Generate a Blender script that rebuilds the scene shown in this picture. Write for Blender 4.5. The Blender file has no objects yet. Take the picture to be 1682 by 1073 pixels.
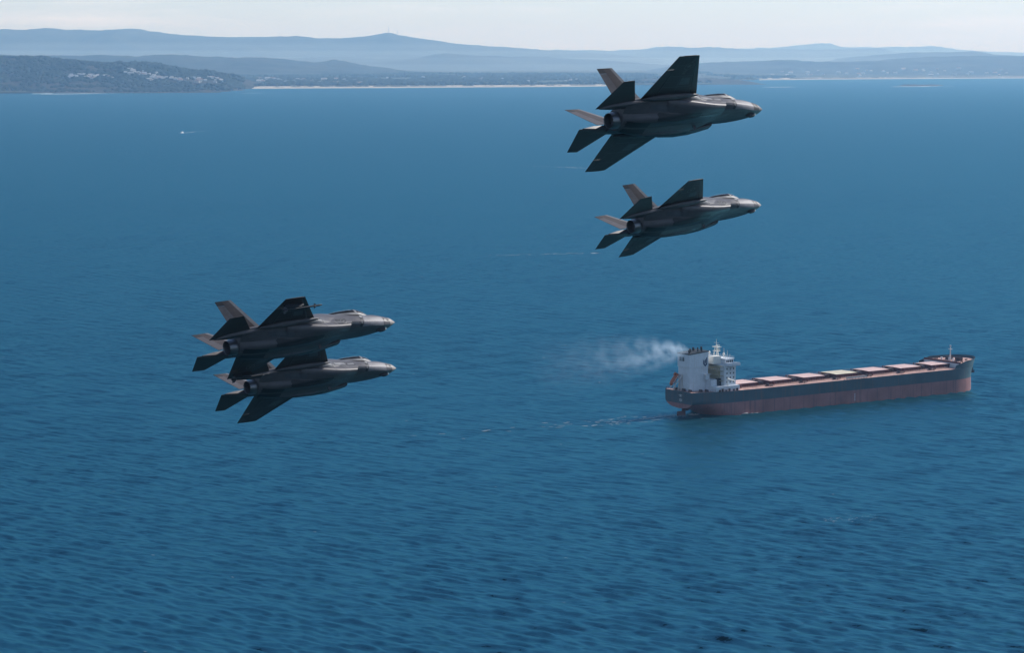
import bpy, bmesh, math, random
import numpy as np
from mathutils import Vector, Matrix
from mathutils.bvhtree import BVHTree

# ---------------------------------------------------------------- camera, sky, sun, exposure
sc = bpy.context.scene
R = math.radians
F, CX, CY, YH, CAMH = 4205.0, 841.0, 536.5, 95.0, 202.3
PIT = math.atan((CY - YH) / F)
cam_d = bpy.data.cameras.new('camera')
cam_d.sensor_width = 36.0
cam_d.lens = 36.0 * F / 1682.0
cam_d.clip_start, cam_d.clip_end = 1.0, 300000.0
cam = bpy.data.objects.new('camera', cam_d)
sc.collection.objects.link(cam)
cam.location = (0, 0, CAMH)
cam.rotation_euler = (math.pi / 2 - PIT, 0, 0)
sc.camera = cam

SUN_AZ, SUN_EL = R(55), R(38)          # azimuth clockwise from the view direction (+Y)
world = bpy.data.worlds.new('World')
sc.world = world
world.use_nodes = True
wn, wl = world.node_tree.nodes, world.node_tree.links
wn.clear()
w_out = wn.new('ShaderNodeOutputWorld')
w_bg = wn.new('ShaderNodeBackground')
w_sky = wn.new('ShaderNodeTexSky')
w_sky.sky_type = 'NISHITA'
w_sky.sun_disc = False
w_sky.sun_elevation = SUN_EL
w_sky.sun_rotation = SUN_AZ
w_sky.altitude = 0
w_sky.air_density, w_sky.dust_density, w_sky.ozone_density = 1.0, 0.2, 3.0
# faint streaky cloud over the whole sky
w_tc = wn.new('ShaderNodeTexCoord')
w_map = wn.new('ShaderNodeMapping'); w_map.inputs['Scale'].default_value = (5, 5, 60)
w_no = wn.new('ShaderNodeTexNoise'); w_no.inputs['Scale'].default_value = 1.6
w_no.inputs['Detail'].default_value = 8; w_no.inputs['Roughness'].default_value = 0.62
w_cr = wn.new('ShaderNodeMapRange')
w_cr.inputs['From Min'].default_value = 0.5; w_cr.inputs['From Max'].default_value = 0.75
w_cr.inputs['To Min'].default_value = 0.0
w_cr.inputs['To Max'].default_value = 0.75
w_mix = wn.new('ShaderNodeMixRGB'); w_mix.inputs['Color2'].default_value = (8.2, 8.5, 9.0, 1)
wl.new(w_tc.outputs['Generated'], w_map.inputs['Vector'])
wl.new(w_map.outputs['Vector'], w_no.inputs['Vector'])
wl.new(w_no.outputs['Fac'], w_cr.inputs['Value'])
# the veil is thick along the horizon all round and thins out overhead
w_sep = wn.new('ShaderNodeSeparateXYZ'); wl.new(w_tc.outputs['Generated'], w_sep.inputs[0])
w_abs = wn.new('ShaderNodeMath'); w_abs.operation = 'ABSOLUTE'; wl.new(w_sep.outputs['Z'], w_abs.inputs[0])
w_e1 = wn.new('ShaderNodeMath'); w_e1.operation = 'MULTIPLY'; w_e1.inputs[1].default_value = -6.0; wl.new(w_abs.outputs[0], w_e1.inputs[0])
w_e2 = wn.new('ShaderNodeMath'); w_e2.operation = 'EXPONENT'; wl.new(w_e1.outputs[0], w_e2.inputs[0])
w_f = wn.new('ShaderNodeMath'); w_f.operation = 'MULTIPLY'
wl.new(w_cr.outputs['Result'], w_f.inputs[0]); wl.new(w_e2.outputs[0], w_f.inputs[1])
wl.new(w_f.outputs[0], w_mix.inputs['Fac'])
w_veil = wn.new('ShaderNodeMixRGB'); w_veil.inputs['Color2'].default_value = (4.9, 6.7, 9.0, 1)
w_vf = wn.new('ShaderNodeMath'); w_vf.operation = 'MULTIPLY'; w_vf.inputs[1].default_value = 0.55
wl.new(w_e2.outputs[0], w_vf.inputs[0]); wl.new(w_vf.outputs[0], w_veil.inputs['Fac'])
wl.new(w_sky.outputs['Color'], w_veil.inputs['Color1'])
wl.new(w_veil.outputs['Color'], w_mix.inputs['Color1'])
wl.new(w_mix.outputs['Color'], w_bg.inputs['Color'])
w_bg.inputs['Strength'].default_value = 0.122
wl.new(w_bg.outputs['Background'], w_out.inputs['Surface'])

sun_d = bpy.data.lights.new('sun', 'SUN')
sun_d.energy, sun_d.angle, sun_d.color = 5.0, R(0.53), (1.0, 0.965, 0.92)
sun = bpy.data.objects.new('sun', sun_d)
sc.collection.objects.link(sun)
SUN_DIR = Vector((math.sin(SUN_AZ) * math.cos(SUN_EL), math.cos(SUN_AZ) * math.cos(SUN_EL), math.sin(SUN_EL)))
sun.rotation_euler = SUN_DIR.to_track_quat('Z', 'Y').to_euler()
sun.location = (300, 300, 600)

vs = sc.view_settings
vs.view_transform, vs.look, vs.exposure, vs.gamma, vs.use_curve_mapping = 'Standard', 'None', 0.0, 1.0, False
sc.cycles.max_bounces = 4
sc.cycles.volume_bounces = 1
sc.cycles.caustics_reflective = False
sc.cycles.caustics_refractive = False
sc.cycles.transparent_max_bounces = 8

HAZE_DENSITY = 3.0e-5
HAZE_COLOR = (0.35, 0.63, 1.0, 1)

# ---------------------------------------------------------------- helpers
COL = sc.collection
rng = np.random.default_rng(7)
random.seed(7)

def link(o, parent=None):
    COL.objects.link(o)
    if parent is not None:
        o.parent = parent
    return o

def tag(o, label=None, cat=None, group=None, kind=None):
    if label: o['label'] = label
    if cat: o['category'] = cat
    if group: o['group'] = group
    if kind: o['kind'] = kind
    return o

def empty(name):
    o = bpy.data.objects.new(name, None)
    o.empty_display_size = 0.5
    return link(o)

def mesh_np(name, V, Fc, mats=(), smooth=None, midx=None):
    me = bpy.data.meshes.new(name)
    me.from_pydata([tuple(v) for v in V], [], [tuple(f) for f in Fc])
    for m in (mats if isinstance(mats, (list, tuple)) else [mats]):
        me.materials.append(m)
    if midx is not None:
        me.polygons.foreach_set('material_index', midx)
    if smooth is not None:
        me.polygons.foreach_set('use_smooth', [True] * len(me.polygons))
        me.set_sharp_from_angle(angle=R(smooth))
    me.update()
    return me

def grid_mesh(name, X, Y, Z, mat, smooth=True):
    n, m = X.shape
    V = np.stack([X, Y, Z], -1).reshape(-1, 3).astype(np.float32)
    i = np.arange(n - 1)[:, None] * m + np.arange(m - 1)[None, :]
    Q = np.stack([i, i + 1, i + m + 1, i + m], -1).reshape(-1, 4).astype(np.int32)
    me = bpy.data.meshes.new(name)
    me.vertices.add(len(V)); me.vertices.foreach_set('co', V.ravel())
    me.loops.add(Q.size); me.loops.foreach_set('vertex_index', Q.ravel())
    me.polygons.add(len(Q)); me.polygons.foreach_set('loop_start', np.arange(0, Q.size, 4, dtype=np.int32))
    me.polygons.foreach_set('use_smooth', np.full(len(Q), smooth))
    me.materials.append(mat)
    me.update(calc_edges=True); me.validate()
    return me

class MB:
    """collects boxes, tubes, plates; build() links them as one mesh object"""
    def __init__(s): s.V, s.F, s.M = [], [], []
    def add(s, V, Fc, m=0):
        b = len(s.V)
        s.V += [tuple(v) for v in V]
        s.F += [tuple(i + b for i in f) for f in Fc]
        s.M += [m] * len(Fc)
        return s
    def box(s, x0, x1, y0, y1, z0, z1, m=0):
        V = [(x, y, z) for x in (x0, x1) for y in (y0, y1) for z in (z0, z1)]
        return s.add(V, [(0, 1, 3, 2), (4, 6, 7, 5), (0, 4, 5, 1), (2, 3, 7, 6), (0, 2, 6, 4), (1, 5, 7, 3)], m)
    def prism(s, poly, axis, a, b, m=0):
        """poly in the two other axes, extruded from a to b along axis"""
        n = len(poly)
        def P(p, t):
            return {'x': (t, p[0], p[1]), 'y': (p[0], t, p[1]), 'z': (p[0], p[1], t)}[axis]
        V = [P(p, a) for p in poly] + [P(p, b) for p in poly]
        Fc = [tuple(range(n))[::-1], tuple(range(n, 2 * n))] + [(i, (i + 1) % n, n + (i + 1) % n, n + i) for i in range(n)]
        return s.add(V, Fc, m)
    def tube(s, p, q, r0, r1=None, n=8, m=0):
        r1 = r0 if r1 is None else r1
        p, q = Vector(p), Vector(q)
        d = (q - p).normalized()
        a = d.orthogonal().normalized(); b = d.cross(a)
        V = [p + (a * math.cos(t) + b * math.sin(t)) * r0 for t in [2 * math.pi * k / n for k in range(n)]]
        V += [q + (a * math.cos(t) + b * math.sin(t)) * r1 for t in [2 * math.pi * k / n for k in range(n)]]
        Fc = [(i, (i + 1) % n, n + (i + 1) % n, n + i) for i in range(n)] + [tuple(range(n))[::-1], tuple(range(n, 2 * n))]
        return s.add(V, Fc, m)
    def mesh(s, name, mats, smooth=None):
        me = mesh_np(name, s.V, s.F, mats, smooth, s.M)
        bm = bmesh.new(); bm.from_mesh(me)
        bmesh.ops.recalc_face_normals(bm, faces=bm.faces)
        bm.to_mesh(me); bm.free()
        return me
    def build(s, name, mats, parent=None, smooth=None):
        return link(bpy.data.objects.new(name, s.mesh(name, mats, smooth)), parent)

def copy_tree(o, parent=None, skip=()):
    c = o.copy(); COL.objects.link(c); c.parent = parent
    for ch in list(o.children):
        if stem(ch.name) not in skip:
            copy_tree(ch, c, skip)
    return c

def stem(n): return n.split('.')[0]

# value-noise fbm (vectorised)
_perm = rng.random((256, 256))
def vnoise(x, y):
    xi = np.floor(x).astype(np.int64); yi = np.floor(y).astype(np.int64)
    fx = x - xi; fy = y - yi
    fx = fx * fx * (3 - 2 * fx); fy = fy * fy * (3 - 2 * fy)
    a = _perm[xi & 255, yi & 255]; b = _perm[(xi + 1) & 255, yi & 255]
    c = _perm[xi & 255, (yi + 1) & 255]; d = _perm[(xi + 1) & 255, (yi + 1) & 255]
    return (a * (1 - fx) + b * fx) * (1 - fy) + (c * (1 - fx) + d * fx) * fy - 0.5
def fbm(x, y, n=5, g=0.5):
    s = 0; a = 1.0
    for k in range(n):
        s = s + a * vnoise(x + 17.3 * k, y + 9.1 * k); x = x * 2.03; y = y * 2.03; a *= g
    return s

def ray(px, py):
    a, b = (px - CX) / F, (CY - py) / F
    return Vector((a, math.cos(PIT) + b * math.sin(PIT), -math.sin(PIT) + b * math.cos(PIT)))
def sea_at(px, py):
    d = ray(px, py); t = -CAMH / d.z
    return Vector((d.x * t, d.y * t, 0))
def z_at(py, Y):
    d = ray(CX, py); return CAMH + d.z / d.y * Y
def x_at(px, Y):
    return (px - CX) / F * Y * 1.0055   # depth along the axis is Y*cos+... , a good mean for the far coast

# ---------------------------------------------------------------- materials
def new_mat(name):
    m = bpy.data.materials.new(name); m.use_nodes = True
    nt = m.node_tree
    return m, nt, nt.nodes['Principled BSDF']

def mat(name, col, rough=0.6, metal=0.0, var=0.12, scale=1.0, spec=0.5, stain=None):
    """plain paint with procedural mottling; stain = (colour, scale vector, amount) adds streaks"""
    m, nt, p = new_mat(name)
    N, L = nt.nodes, nt.links
    p.inputs['Roughness'].default_value = rough
    p.inputs['Metallic'].default_value = metal
    p.inputs['Specular IOR Level'].default_value = spec
    tc = N.new('ShaderNodeTexCoord')
    no = N.new('ShaderNodeTexNoise'); no.inputs['Scale'].default_value = scale
    no.inputs['Detail'].default_value = 6; no.inputs['Roughness'].default_value = 0.6
    L.new(tc.outputs['Object'], no.inputs['Vector'])
    cr = N.new('ShaderNodeValToRGB')
    c = np.array(col[:3])
    cr.color_ramp.elements[0].position, cr.color_ramp.elements[1].position = 0.3, 0.7
    cr.color_ramp.elements[0].color = (*(c * (1 - var)), 1)
    cr.color_ramp.elements[1].color = (*(np.minimum(c * (1 + var), 1)), 1)
    L.new(no.outputs['Fac'], cr.inputs['Fac'])
    out = cr.outputs['Color']
    if stain:
        mp = N.new('ShaderNodeMapping'); mp.inputs['Scale'].default_value = stain[1]
        n2 = N.new('ShaderNodeTexNoise'); n2.inputs['Scale'].default_value = 1.0
        n2.inputs['Detail'].default_value = 5; n2.inputs['Roughness'].default_value = 0.65
        L.new(tc.outputs['Object'], mp.inputs['Vector']); L.new(mp.outputs['Vector'], n2.inputs['Vector'])
        mr = N.new('ShaderNodeMapRange'); mr.inputs['From Min'].default_value = 0.52; mr.inputs['From Max'].default_value = 0.72
        mr.inputs['To Max'].default_value = stain[2]
        L.new(n2.outputs['Fac'], mr.inputs['Value'])
        mx = N.new('ShaderNodeMixRGB'); mx.inputs['Color2'].default_value = (*stain[0], 1)
        L.new(mr.outputs['Result'], mx.inputs['Fac']); L.new(out, mx.inputs['Color1'])
        out = mx.outputs['Color']
    L.new(out, p.inputs['Base Color'])
    return m

SEA_BODY = (0.002, 0.026, 0.038, 1)
def ocean_material():
    m, nt, p = new_mat('sea_water')
    N, L = nt.nodes, nt.links
    geo = N.new('ShaderNodeNewGeometry')
    def noise(scale_xyz, rot, detail, rough, seed=0.0, dist=0.0):
        mp = N.new('ShaderNodeMapping'); mp.vector_type = 'TEXTURE'
        mp.inputs['Rotation'].default_value = (0, 0, rot)
        mp.inputs['Scale'].default_value = scale_xyz
        mp.inputs['Location'].default_value = (seed, seed * 0.7, 0)
        n = N.new('ShaderNodeTexNoise'); n.noise_dimensions = '2D'
        n.inputs['Scale'].default_value = 1.0
        n.inputs['Detail'].default_value = detail; n.inputs['Roughness'].default_value = rough
        n.inputs['Distortion'].default_value = dist
        L.new(geo.outputs['Position'], mp.inputs['Vector']); L.new(mp.outputs['Vector'], n.inputs['Vector'])
        return n
    # crests run along (1,-0.6): local x of the pattern lies along the crest
    rot = math.atan2(-0.80, 1)
    def slope(n, amp):
        sub = N.new('ShaderNodeVectorMath'); sub.operation = 'SUBTRACT'; sub.inputs[1].default_value = (0.5, 0.5, 0.5)
        L.new(n.outputs['Color'], sub.inputs[0])
        mul = N.new('ShaderNodeVectorMath'); mul.operation = 'MULTIPLY'; mul.inputs[1].default_value = (amp * 0.7, amp, 0)
        L.new(sub.outputs[0], mul.inputs[0])
        return mul
    swell = slope(noise((38, 8, 1), rot, 3.0, 0.6, 11), 0.35)
    chop = slope(noise((7, 2.2, 1), rot + 0.12, 3.0, 0.62, 57), 1.25)
    # gusts: where the wind roughens or leaves the water smooth
    gust = noise((900, 260, 1), rot + 0.5, 5.0, 0.6, 301, 0.6)
    gm = N.new('ShaderNodeMapRange'); gm.inputs['From Min'].default_value = 0.3; gm.inputs['From Max'].default_value = 0.7
    gm.inputs['To Min'].default_value = 0.62; gm.inputs['To Max'].default_value = 1.25
    L.new(gust.outputs['Fac'], gm.inputs['Value'])
    add = N.new('ShaderNodeVectorMath'); add.operation = 'ADD'
    L.new(swell.outputs[0], add.inputs[0]); L.new(chop.outputs[0], add.inputs[1])
    sc_ = N.new('ShaderNodeVectorMath'); sc_.operation = 'SCALE'
    L.new(add.outputs[0], sc_.inputs[0]); L.new(gm.outputs['Result'], sc_.inputs['Scale'])
    up = N.new('ShaderNodeVectorMath'); up.operation = 'ADD'
    L.new(geo.outputs['Normal'], up.inputs[1])
    L.new(sc_.outputs[0], up.inputs[0])
    nrm = N.new('ShaderNodeVectorMath'); nrm.operation = 'NORMALIZE'
    L.new(up.outputs[0], nrm.inputs[0])
    N.remove(p)
    out = N['Material Output']
    dif = N.new('ShaderNodeBsdfDiffuse'); dif.inputs['Color'].default_value = SEA_BODY
    glo = N.new('ShaderNodeBsdfGlossy'); glo.inputs['Color'].default_value = (0.21, 0.675, 0.92, 1)
    glo.inputs['Roughness'].default_value = 0.3
    fr = N.new('ShaderNodeFresnel'); fr.inputs['IOR'].default_value = 1.333
    for n_ in (dif, glo, fr): L.new(nrm.outputs[0], n_.inputs['Normal'])
    fm = N.new('ShaderNodeMath'); fm.operation = 'MULTIPLY'; fm.inputs[1].default_value = 0.255
    L.new(fr.outputs[0], fm.inputs[0])
    mix = N.new('ShaderNodeMixShader')
    L.new(fm.outputs[0], mix.inputs[0]); L.new(dif.outputs[0], mix.inputs[1]); L.new(glo.outputs[0], mix.inputs[2])
    L.new(mix.outputs[0], out.inputs['Surface'])
    return m

def forest_material(name, dark, light, scale):
    m, nt, p = new_mat(name)
    N, L = nt.nodes, nt.links
    geo = N.new('ShaderNodeNewGeometry')
    n = N.new('ShaderNodeTexNoise'); n.inputs['Scale'].default_value = scale
    n.inputs['Detail'].default_value = 8; n.inputs['Roughness'].default_value = 0.68
    L.new(geo.outputs['Position'], n.inputs['Vector'])
    cr = N.new('ShaderNodeValToRGB')
    cr.color_ramp.elements[0].position, cr.color_ramp.elements[1].position = 0.36, 0.68
    cr.color_ramp.elements[0].color, cr.color_ramp.elements[1].color = (*dark, 1), (*light, 1)
    L.new(n.outputs['Fac'], cr.inputs['Fac']); L.new(cr.outputs['Color'], p.inputs['Base Color'])
    p.inputs['Roughness'].default_value = 0.95; p.inputs['Specular IOR Level'].default_value = 0.1
    return m

def smoke_material(length):
    m = bpy.data.materials.new('funnel_smoke'); m.use_nodes = True
    N, L = m.node_tree.nodes, m.node_tree.links
    N.clear()
    out = N.new('ShaderNodeOutputMaterial')
    pv = N.new('ShaderNodeVolumePrincipled')
    pv.inputs['Color'].default_value = (0.72, 0.86, 1.0, 1); pv.inputs['Anisotropy'].default_value = 0.3
    tc = N.new('ShaderNodeTexCoord')
    sep = N.new('ShaderNodeSeparateXYZ'); L.new(tc.outputs['Object'], sep.inputs[0])
    def math_(op, a, b=None):
        n = N.new('ShaderNodeMath'); n.operation = op
        for i, v in enumerate((a, b)):
            if v is None: continue
            if isinstance(v, (int, float)): n.inputs[i].default_value = v
            else: L.new(v, n.inputs[i])
        return n.outputs[0]
    x, y, z = sep.outputs
    rad = math_('ADD', math_('MULTIPLY', math_('SQRT', math_('MAXIMUM', x, 0.0)), 2.2), 1.0)
    d = math_('SQRT', math_('ADD', math_('MULTIPLY', y, y), math_('MULTIPLY', z, z)))
    fall = math_('MAXIMUM', math_('SUBTRACT', 1.0, math_('DIVIDE', d, rad)), 0.0)
    n = N.new('ShaderNodeTexNoise'); n.inputs['Scale'].default_value = 0.17; n.inputs['Detail'].default_value = 4
    n.inputs['Roughness'].default_value = 0.6
    L.new(tc.outputs['Object'], n.inputs['Vector'])
    nz = N.new('ShaderNodeMapRange'); nz.inputs['From Min'].default_value = 0.42; nz.inputs['From Max'].default_value = 0.68
    L.new(n.outputs['Fac'], nz.inputs['Value'])
    along = math_('ADD', math_('MULTIPLY', math_('EXPONENT', math_('MULTIPLY', x, -0.075)), 0.42), 0.014)
    tail = N.new('ShaderNodeMapRange'); tail.inputs['From Min'].default_value = length; tail.inputs['From Max'].default_value = length * 0.4
    L.new(x, tail.inputs['Value'])
    dens = math_('MULTIPLY', math_('MULTIPLY', math_('MULTIPLY', fall, nz.outputs['Result']), along), tail.outputs['Result'])
    L.new(dens, pv.inputs['Density'])
    L.new(pv.outputs['Volume'], out.inputs['Volume'])
    return m

M = {}
M['sea'] = ocean_material()
M['forest_near'] = forest_material('headland_bush', (0.008, 0.013, 0.009), (0.070, 0.056, 0.038), 0.010)
M['forest_far'] = forest_material('ridge_forest', (0.008, 0.013, 0.009), (0.050, 0.050, 0.032), 0.0022)
M['plain'] = forest_material('coastal_scrub', (0.016, 0.026, 0.016), (0.10, 0.10, 0.065), 0.0035)
M['crown'] = forest_material('tree_crowns', (0.010, 0.018, 0.010), (0.035, 0.045, 0.022), 0.02)
M['sand'] = mat('beach_sand', (0.44, 0.40, 0.33), 0.9, var=0.1, scale=0.004, spec=0.1)
M['rock'] = mat('reef_rock', (0.07, 0.06, 0.05), 0.9, var=0.4, scale=0.05, spec=0.2)
M['foam'] = mat('sea_foam', (0.75, 0.78, 0.8), 0.8, var=0.1, scale=0.3, spec=0.2)
M['foam_thin'] = mat('thin_foam', (0.27, 0.38, 0.45), 0.7, var=0.2, scale=0.3, spec=0.3)
M['lake'] = mat('lake_water', (0.25, 0.30, 0.34), 0.15, var=0.05, scale=0.001)

# ---------------------------------------------------------------- ocean
def wave_height(X, Y, cut):
    """wind sea: many crests running along (1,-0.8); waves shorter than the local mesh allows fade out"""
    g = np.random.default_rng(21)
    n = 76
    lam = np.exp(g.uniform(np.log(2.0), np.log(17.0), n))
    ang = math.atan2(.78, .62) + g.normal(0, .24, n)
    ph = g.uniform(0, 2 * np.pi, n)
    slope = 0.042 * np.where(lam > 9, .5, np.where(lam > 3.4, 1.1, 1.0))
    H = np.zeros(X.shape, np.float32)
    gust = np.clip(1 + .75 * fbm(X / 420 + 3, Y / 760 + 9, 3), .5, 1.5).astype(np.float32)
    for l, a, p, s_ in zip(lam, ang, ph, slope):
        k = 2 * np.pi / l
        w = np.clip((l / cut - 2.0) / 1.5, 0, 1).astype(np.float32)
        c = np.cos((k * (math.cos(a) * X + math.sin(a) * Y) + p)).astype(np.float32)
        H += (s_ / k) * w * (c + .22 * c * c)
    return H * gust
def build_ocean():
    tx = np.concatenate([[-6, -4, -2.6, -1.6, -1.0, -.7, -.5, -.38, -.31], np.linspace(-.265, .265, 860), [.31, .38, .5, .7, 1.0, 1.6, 2.6, 4, 6]])
    near = 815 * np.exp(np.linspace(0, math.log(4200 / 815), 1240))
    ys = np.concatenate([[300, 500, 680, 770], near, np.exp(np.linspace(math.log(4260), math.log(76000), 60))])
    T, Y = np.meshgrid(tx, ys, indexing='ij')
    X = T * Y
    dy = np.gradient(ys)[None, :]; dx = np.gradient(tx)[:, None] * ys[None, :]
    cut = np.maximum(np.broadcast_to(dy, Y.shape), dx * np.ones_like(Y))
    Z = np.zeros(X.shape, np.float32)
    m = (np.abs(T) < .28) & (Y > 800) & (Y < 4200)
    Z[m] = wave_height(X[m], Y[m], cut[m])
    o = link(bpy.data.objects.new('ocean', grid_mesh('ocean', X, Y, Z, M['sea'])))
    tag(o, 'wide blue wind-rippled sea filling most of the picture', kind='structure')
    b = MB(); b.add([(-90000, -30000, 0), (90000, -30000, 0), (90000, 300, 0), (1800, 300, 0), (-1800, 300, 0), (-90000, 300, 0)], [(0, 1, 2, 3, 4, 5)])
    b.add([(1800, 300, 0), (90000, 300, 0), (90000, 15000, 0)], [(0, 1, 2)]); b.add([(-1800, 300, 0), (-90000, 15000, 0), (-90000, 300, 0)], [(0, 1, 2)])
    tag(b.build('ocean', M['sea']), 'open blue sea nearer than the lower edge of the picture', kind='structure')
build_ocean()

# ---------------------------------------------------------------- coast and hills
SHORE = [(-400, 157.5), (-120, 156), (0, 154.5), (60, 153.5), (120, 152), (180, 150.5), (250, 149.8), (300, 149.3), (350, 148.6), (392, 145.4),
         (500, 144.6), (650, 143.8), (800, 142.8), (900, 142.2), (985, 141.4), (1010, 140.4), (1100, 140.3), (1160, 139.6), (1180, 137),
         (1205, 133), (1250, 130.9), (1350, 129.9), (1500, 128.9), (1682, 127.9), (1900, 127.2), (2300, 126.5)]
SH = np.array(SHORE)
def shoreY(px):
    py = np.interp(px, SH[:, 0], SH[:, 1])
    b = (CY - py) / F
    return CAMH * (math.cos(PIT) + b * math.sin(PIT)) / (math.sin(PIT) - b * math.cos(PIT))
def px_of(X, Y): return CX + F * X / (Y * 1.0055)
# coastal plain: gently rising land behind the beach
def plainZ(X, Y):
    d = Y - shoreY(px_of(X, Y))
    z = 4 + 26 * np.clip(d / 9000, 0, 3) + 7 * np.clip(d / 400, 0, 1) + 12 * fbm(X / 900, Y / 900, 5) * np.clip(d / 1500, 0, 1)
    return np.where(d < 0, -3 + 0 * z, z)
TERR = [plainZ]

def build_plain():
    px = np.linspace(-400, 2300, 560); t = np.linspace(0, 1, 70) ** 1.3
    PXg, T = np.meshgrid(px, t, indexing='ij')
    ys = shoreY(PXg) + 140
    Y = ys + (46000 - ys) * T
    X = (PXg - CX) / F * Y * 1.0055
    Z = plainZ(X, Y)
    tag(link(bpy.data.objects.new('coastal_plain', grid_mesh('coastal_plain', X, Y, Z, M['plain']))),
        'low scrubby coastal plain behind the long beach', kind='structure')
    def strip(name, pxa, pxb, d0, d1, z0, z1, m, label, jit):
        p = np.linspace(pxa, pxb, int((pxb - pxa) * 1.2) + 2)
        yb = shoreY(p)
        w = 1 + jit * fbm(p / 9.0, p * 0 + pxa, 4)
        Ya = yb + d0 * w; Yb = yb + d1 * w
        Yg = np.stack([Ya, 0.5 * (Ya + Yb), Yb], 1)
        Xg = (p[:, None] - CX) / F * Yg * 1.0055
        Zg = np.stack([np.full_like(p, z0), np.full_like(p, 0.5 * (z0 + z1)), np.full_like(p, z1)], 1)
        return tag(link(bpy.data.objects.new(name, grid_mesh(name, Xg, Yg, Zg, m))), label, kind='structure')
    strip('beach', 392, 1000, -90, 330, 0.3, 11, M['sand'], 'long pale sand beach along the middle of the coast', 0.5)
    strip('beach', 1243, 2300, -120, 520, 0.3, 14, M['sand'], 'far white beach on the right part of the coast', 0.4)
    strip('surf_line', 60, 392, -150, 20, 0.15, 0.6, M['foam_thin'], 'thin white surf at the foot of the headland', 1.6)
build_plain()

def ridge(name, label, pts, Y0, front, back, m, rough=1.0, cols=420, rows=40, seed=0.0, base=-3.0, power=1.25, spur=0.42, kind='structure'):
    P = np.array(pts, float)
    xs_c = x_at(P[:, 0], Y0)
    zs_c = np.array([z_at(p, Y0) for p in P[:, 1]])
    X = np.linspace(xs_c[0], xs_c[-1], cols)
    span = abs(xs_c[-1] - xs_c[0])
    def crest(x): return np.interp(x, xs_c, zs_c, left=-60, right=-60)
    def height(X, Y):
        X = np.asarray(X, float); Y = np.asarray(Y, float)
        yc = Y0 + 0.18 * front * fbm(X / (front * 1.5) + seed, X * 0 + seed, 3)
        t = np.where(Y < yc, (yc - Y) / front, (Y - yc) / back)
        s = np.clip(1 - t, 0, 1)
        s = s * s * (3 - 2 * s)
        s = s ** (power - 0.4)
        H = crest(X)
        n = fbm(X / (front * 0.45) + seed, Y / (front * 0.6) + seed, 6, 0.55)
        fade = np.clip(t * 2.5, 0, 1) * np.clip(s * 6, 0, 1)
        z = H * s * (1 + spur * n * fade * 2.2) + rough * fbm(X / 160 + seed, Y / 160, 3, 0.6) * np.clip(s * 4, 0, 1)
        return np.where(t >= 1, base, z + base * (1 - s))
    ys = np.concatenate([np.linspace(Y0 - front * 1.1, Y0 + front * 0.15, rows), np.linspace(Y0 + front * 0.25, Y0 + back, 10)])
    Xg, Yg = np.meshgrid(X, ys, indexing='ij')
    Zg = height(Xg, Yg)
    o = link(bpy.data.objects.new(name, grid_mesh(name, Xg, Yg, Zg, m)))
    tag(o, label, kind=kind)
    TERR.append(height)
    return height

headland = ridge('headland', 'dark wooded headland dotted with houses at the far left',
    [(-260, 104), (-120, 96), (-40, 100), (0, 100), (15, 98.5), (40, 97.5), (62, 98), (80, 100), (100, 103.5), (125, 106.5), (150, 107), (190, 107.5), (228, 107), (255, 109.5),
     (280, 113), (310, 118), (345, 123), (370, 127), (388, 133), (402, 139), (415, 146)], 16900, 2100, 2600, M['forest_near'], rough=30, cols=640, rows=64, seed=3.1, power=1.05, spur=0.2)
ridge('hill_range', 'low blue foothills behind the headland on the left',
    [(-300, 92), (0, 90), (50, 92.3), (87, 91), (150, 90), (195, 89.4), (225, 92.3), (275, 89.6), (312, 91), (340, 94), (375, 95.5), (400, 96), (440, 99), (480, 103), (520, 108), (570, 114), (640, 121)],
    26500, 3200, 4000, M['forest_far'], rough=14, seed=8.7)
ridge('hill', 'small blue wooded knoll in the middle of the coastal plain',
    [(455, 118), (483, 111), (505, 106), (530, 101.5), (550, 99.3), (565, 101), (580, 104.5), (606, 110), (650, 114.5), (690, 119)], 27800, 2400, 2600, M['forest_far'], rough=12, cols=260, seed=2.2)
ridge('hill_range', 'pale hazy foothills below the middle of the mountain ridge',
    [(380, 100), (470, 96), (560, 94), (620, 96), (690, 93), (715, 89), (735, 87), (758, 89.5), (800, 93), (860, 94), (930, 97), (1000, 101), (1100, 107)],
    36500, 4200, 4000, M['forest_far'], rough=10, seed=5.5)
mountain = ridge('mountain_ridge', 'long blue mountain ridge with rounded summits on the left skyline',
    [(-400, 60), (-150, 56), (0, 52), (20, 49.5), (38, 48), (58, 50), (72, 47.5), (85, 45.6), (98, 47), (112, 49.6), (150, 51), (185, 51.6), (205, 47.6), (218, 46.2), (232, 46.6), (246, 50.5), (262, 51), (285, 55),
     (310, 57), (350, 58.6), (390, 60.4), (460, 59), (490, 58.2), (520, 61.4), (560, 63), (600, 60.2), (622, 57), (636, 53.6), (644, 54), (656, 57.5), (700, 64), (750, 71.4), (800, 75.6), (850, 78),
     (900, 82.4), (945, 85.5), (1000, 90), (1080, 97)], 43000, 6500, 6500, M['forest_far'], rough=14, cols=560, rows=50, seed=1.3, spur=0.3)
ridge('hill_range', 'very pale far hills on the right skyline',
    [(1000, 86), (1100, 80.5), (1252, 79), (1311, 77), (1335, 73), (1350, 72.4), (1374, 77.4), (1420, 78.5), (1508, 76.6), (1526, 76.6), (1548, 80), (1600, 84), (1700, 87), (1900, 89)],
    66000, 5000, 3000, M['forest_far'], rough=8, seed=9.9)
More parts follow.
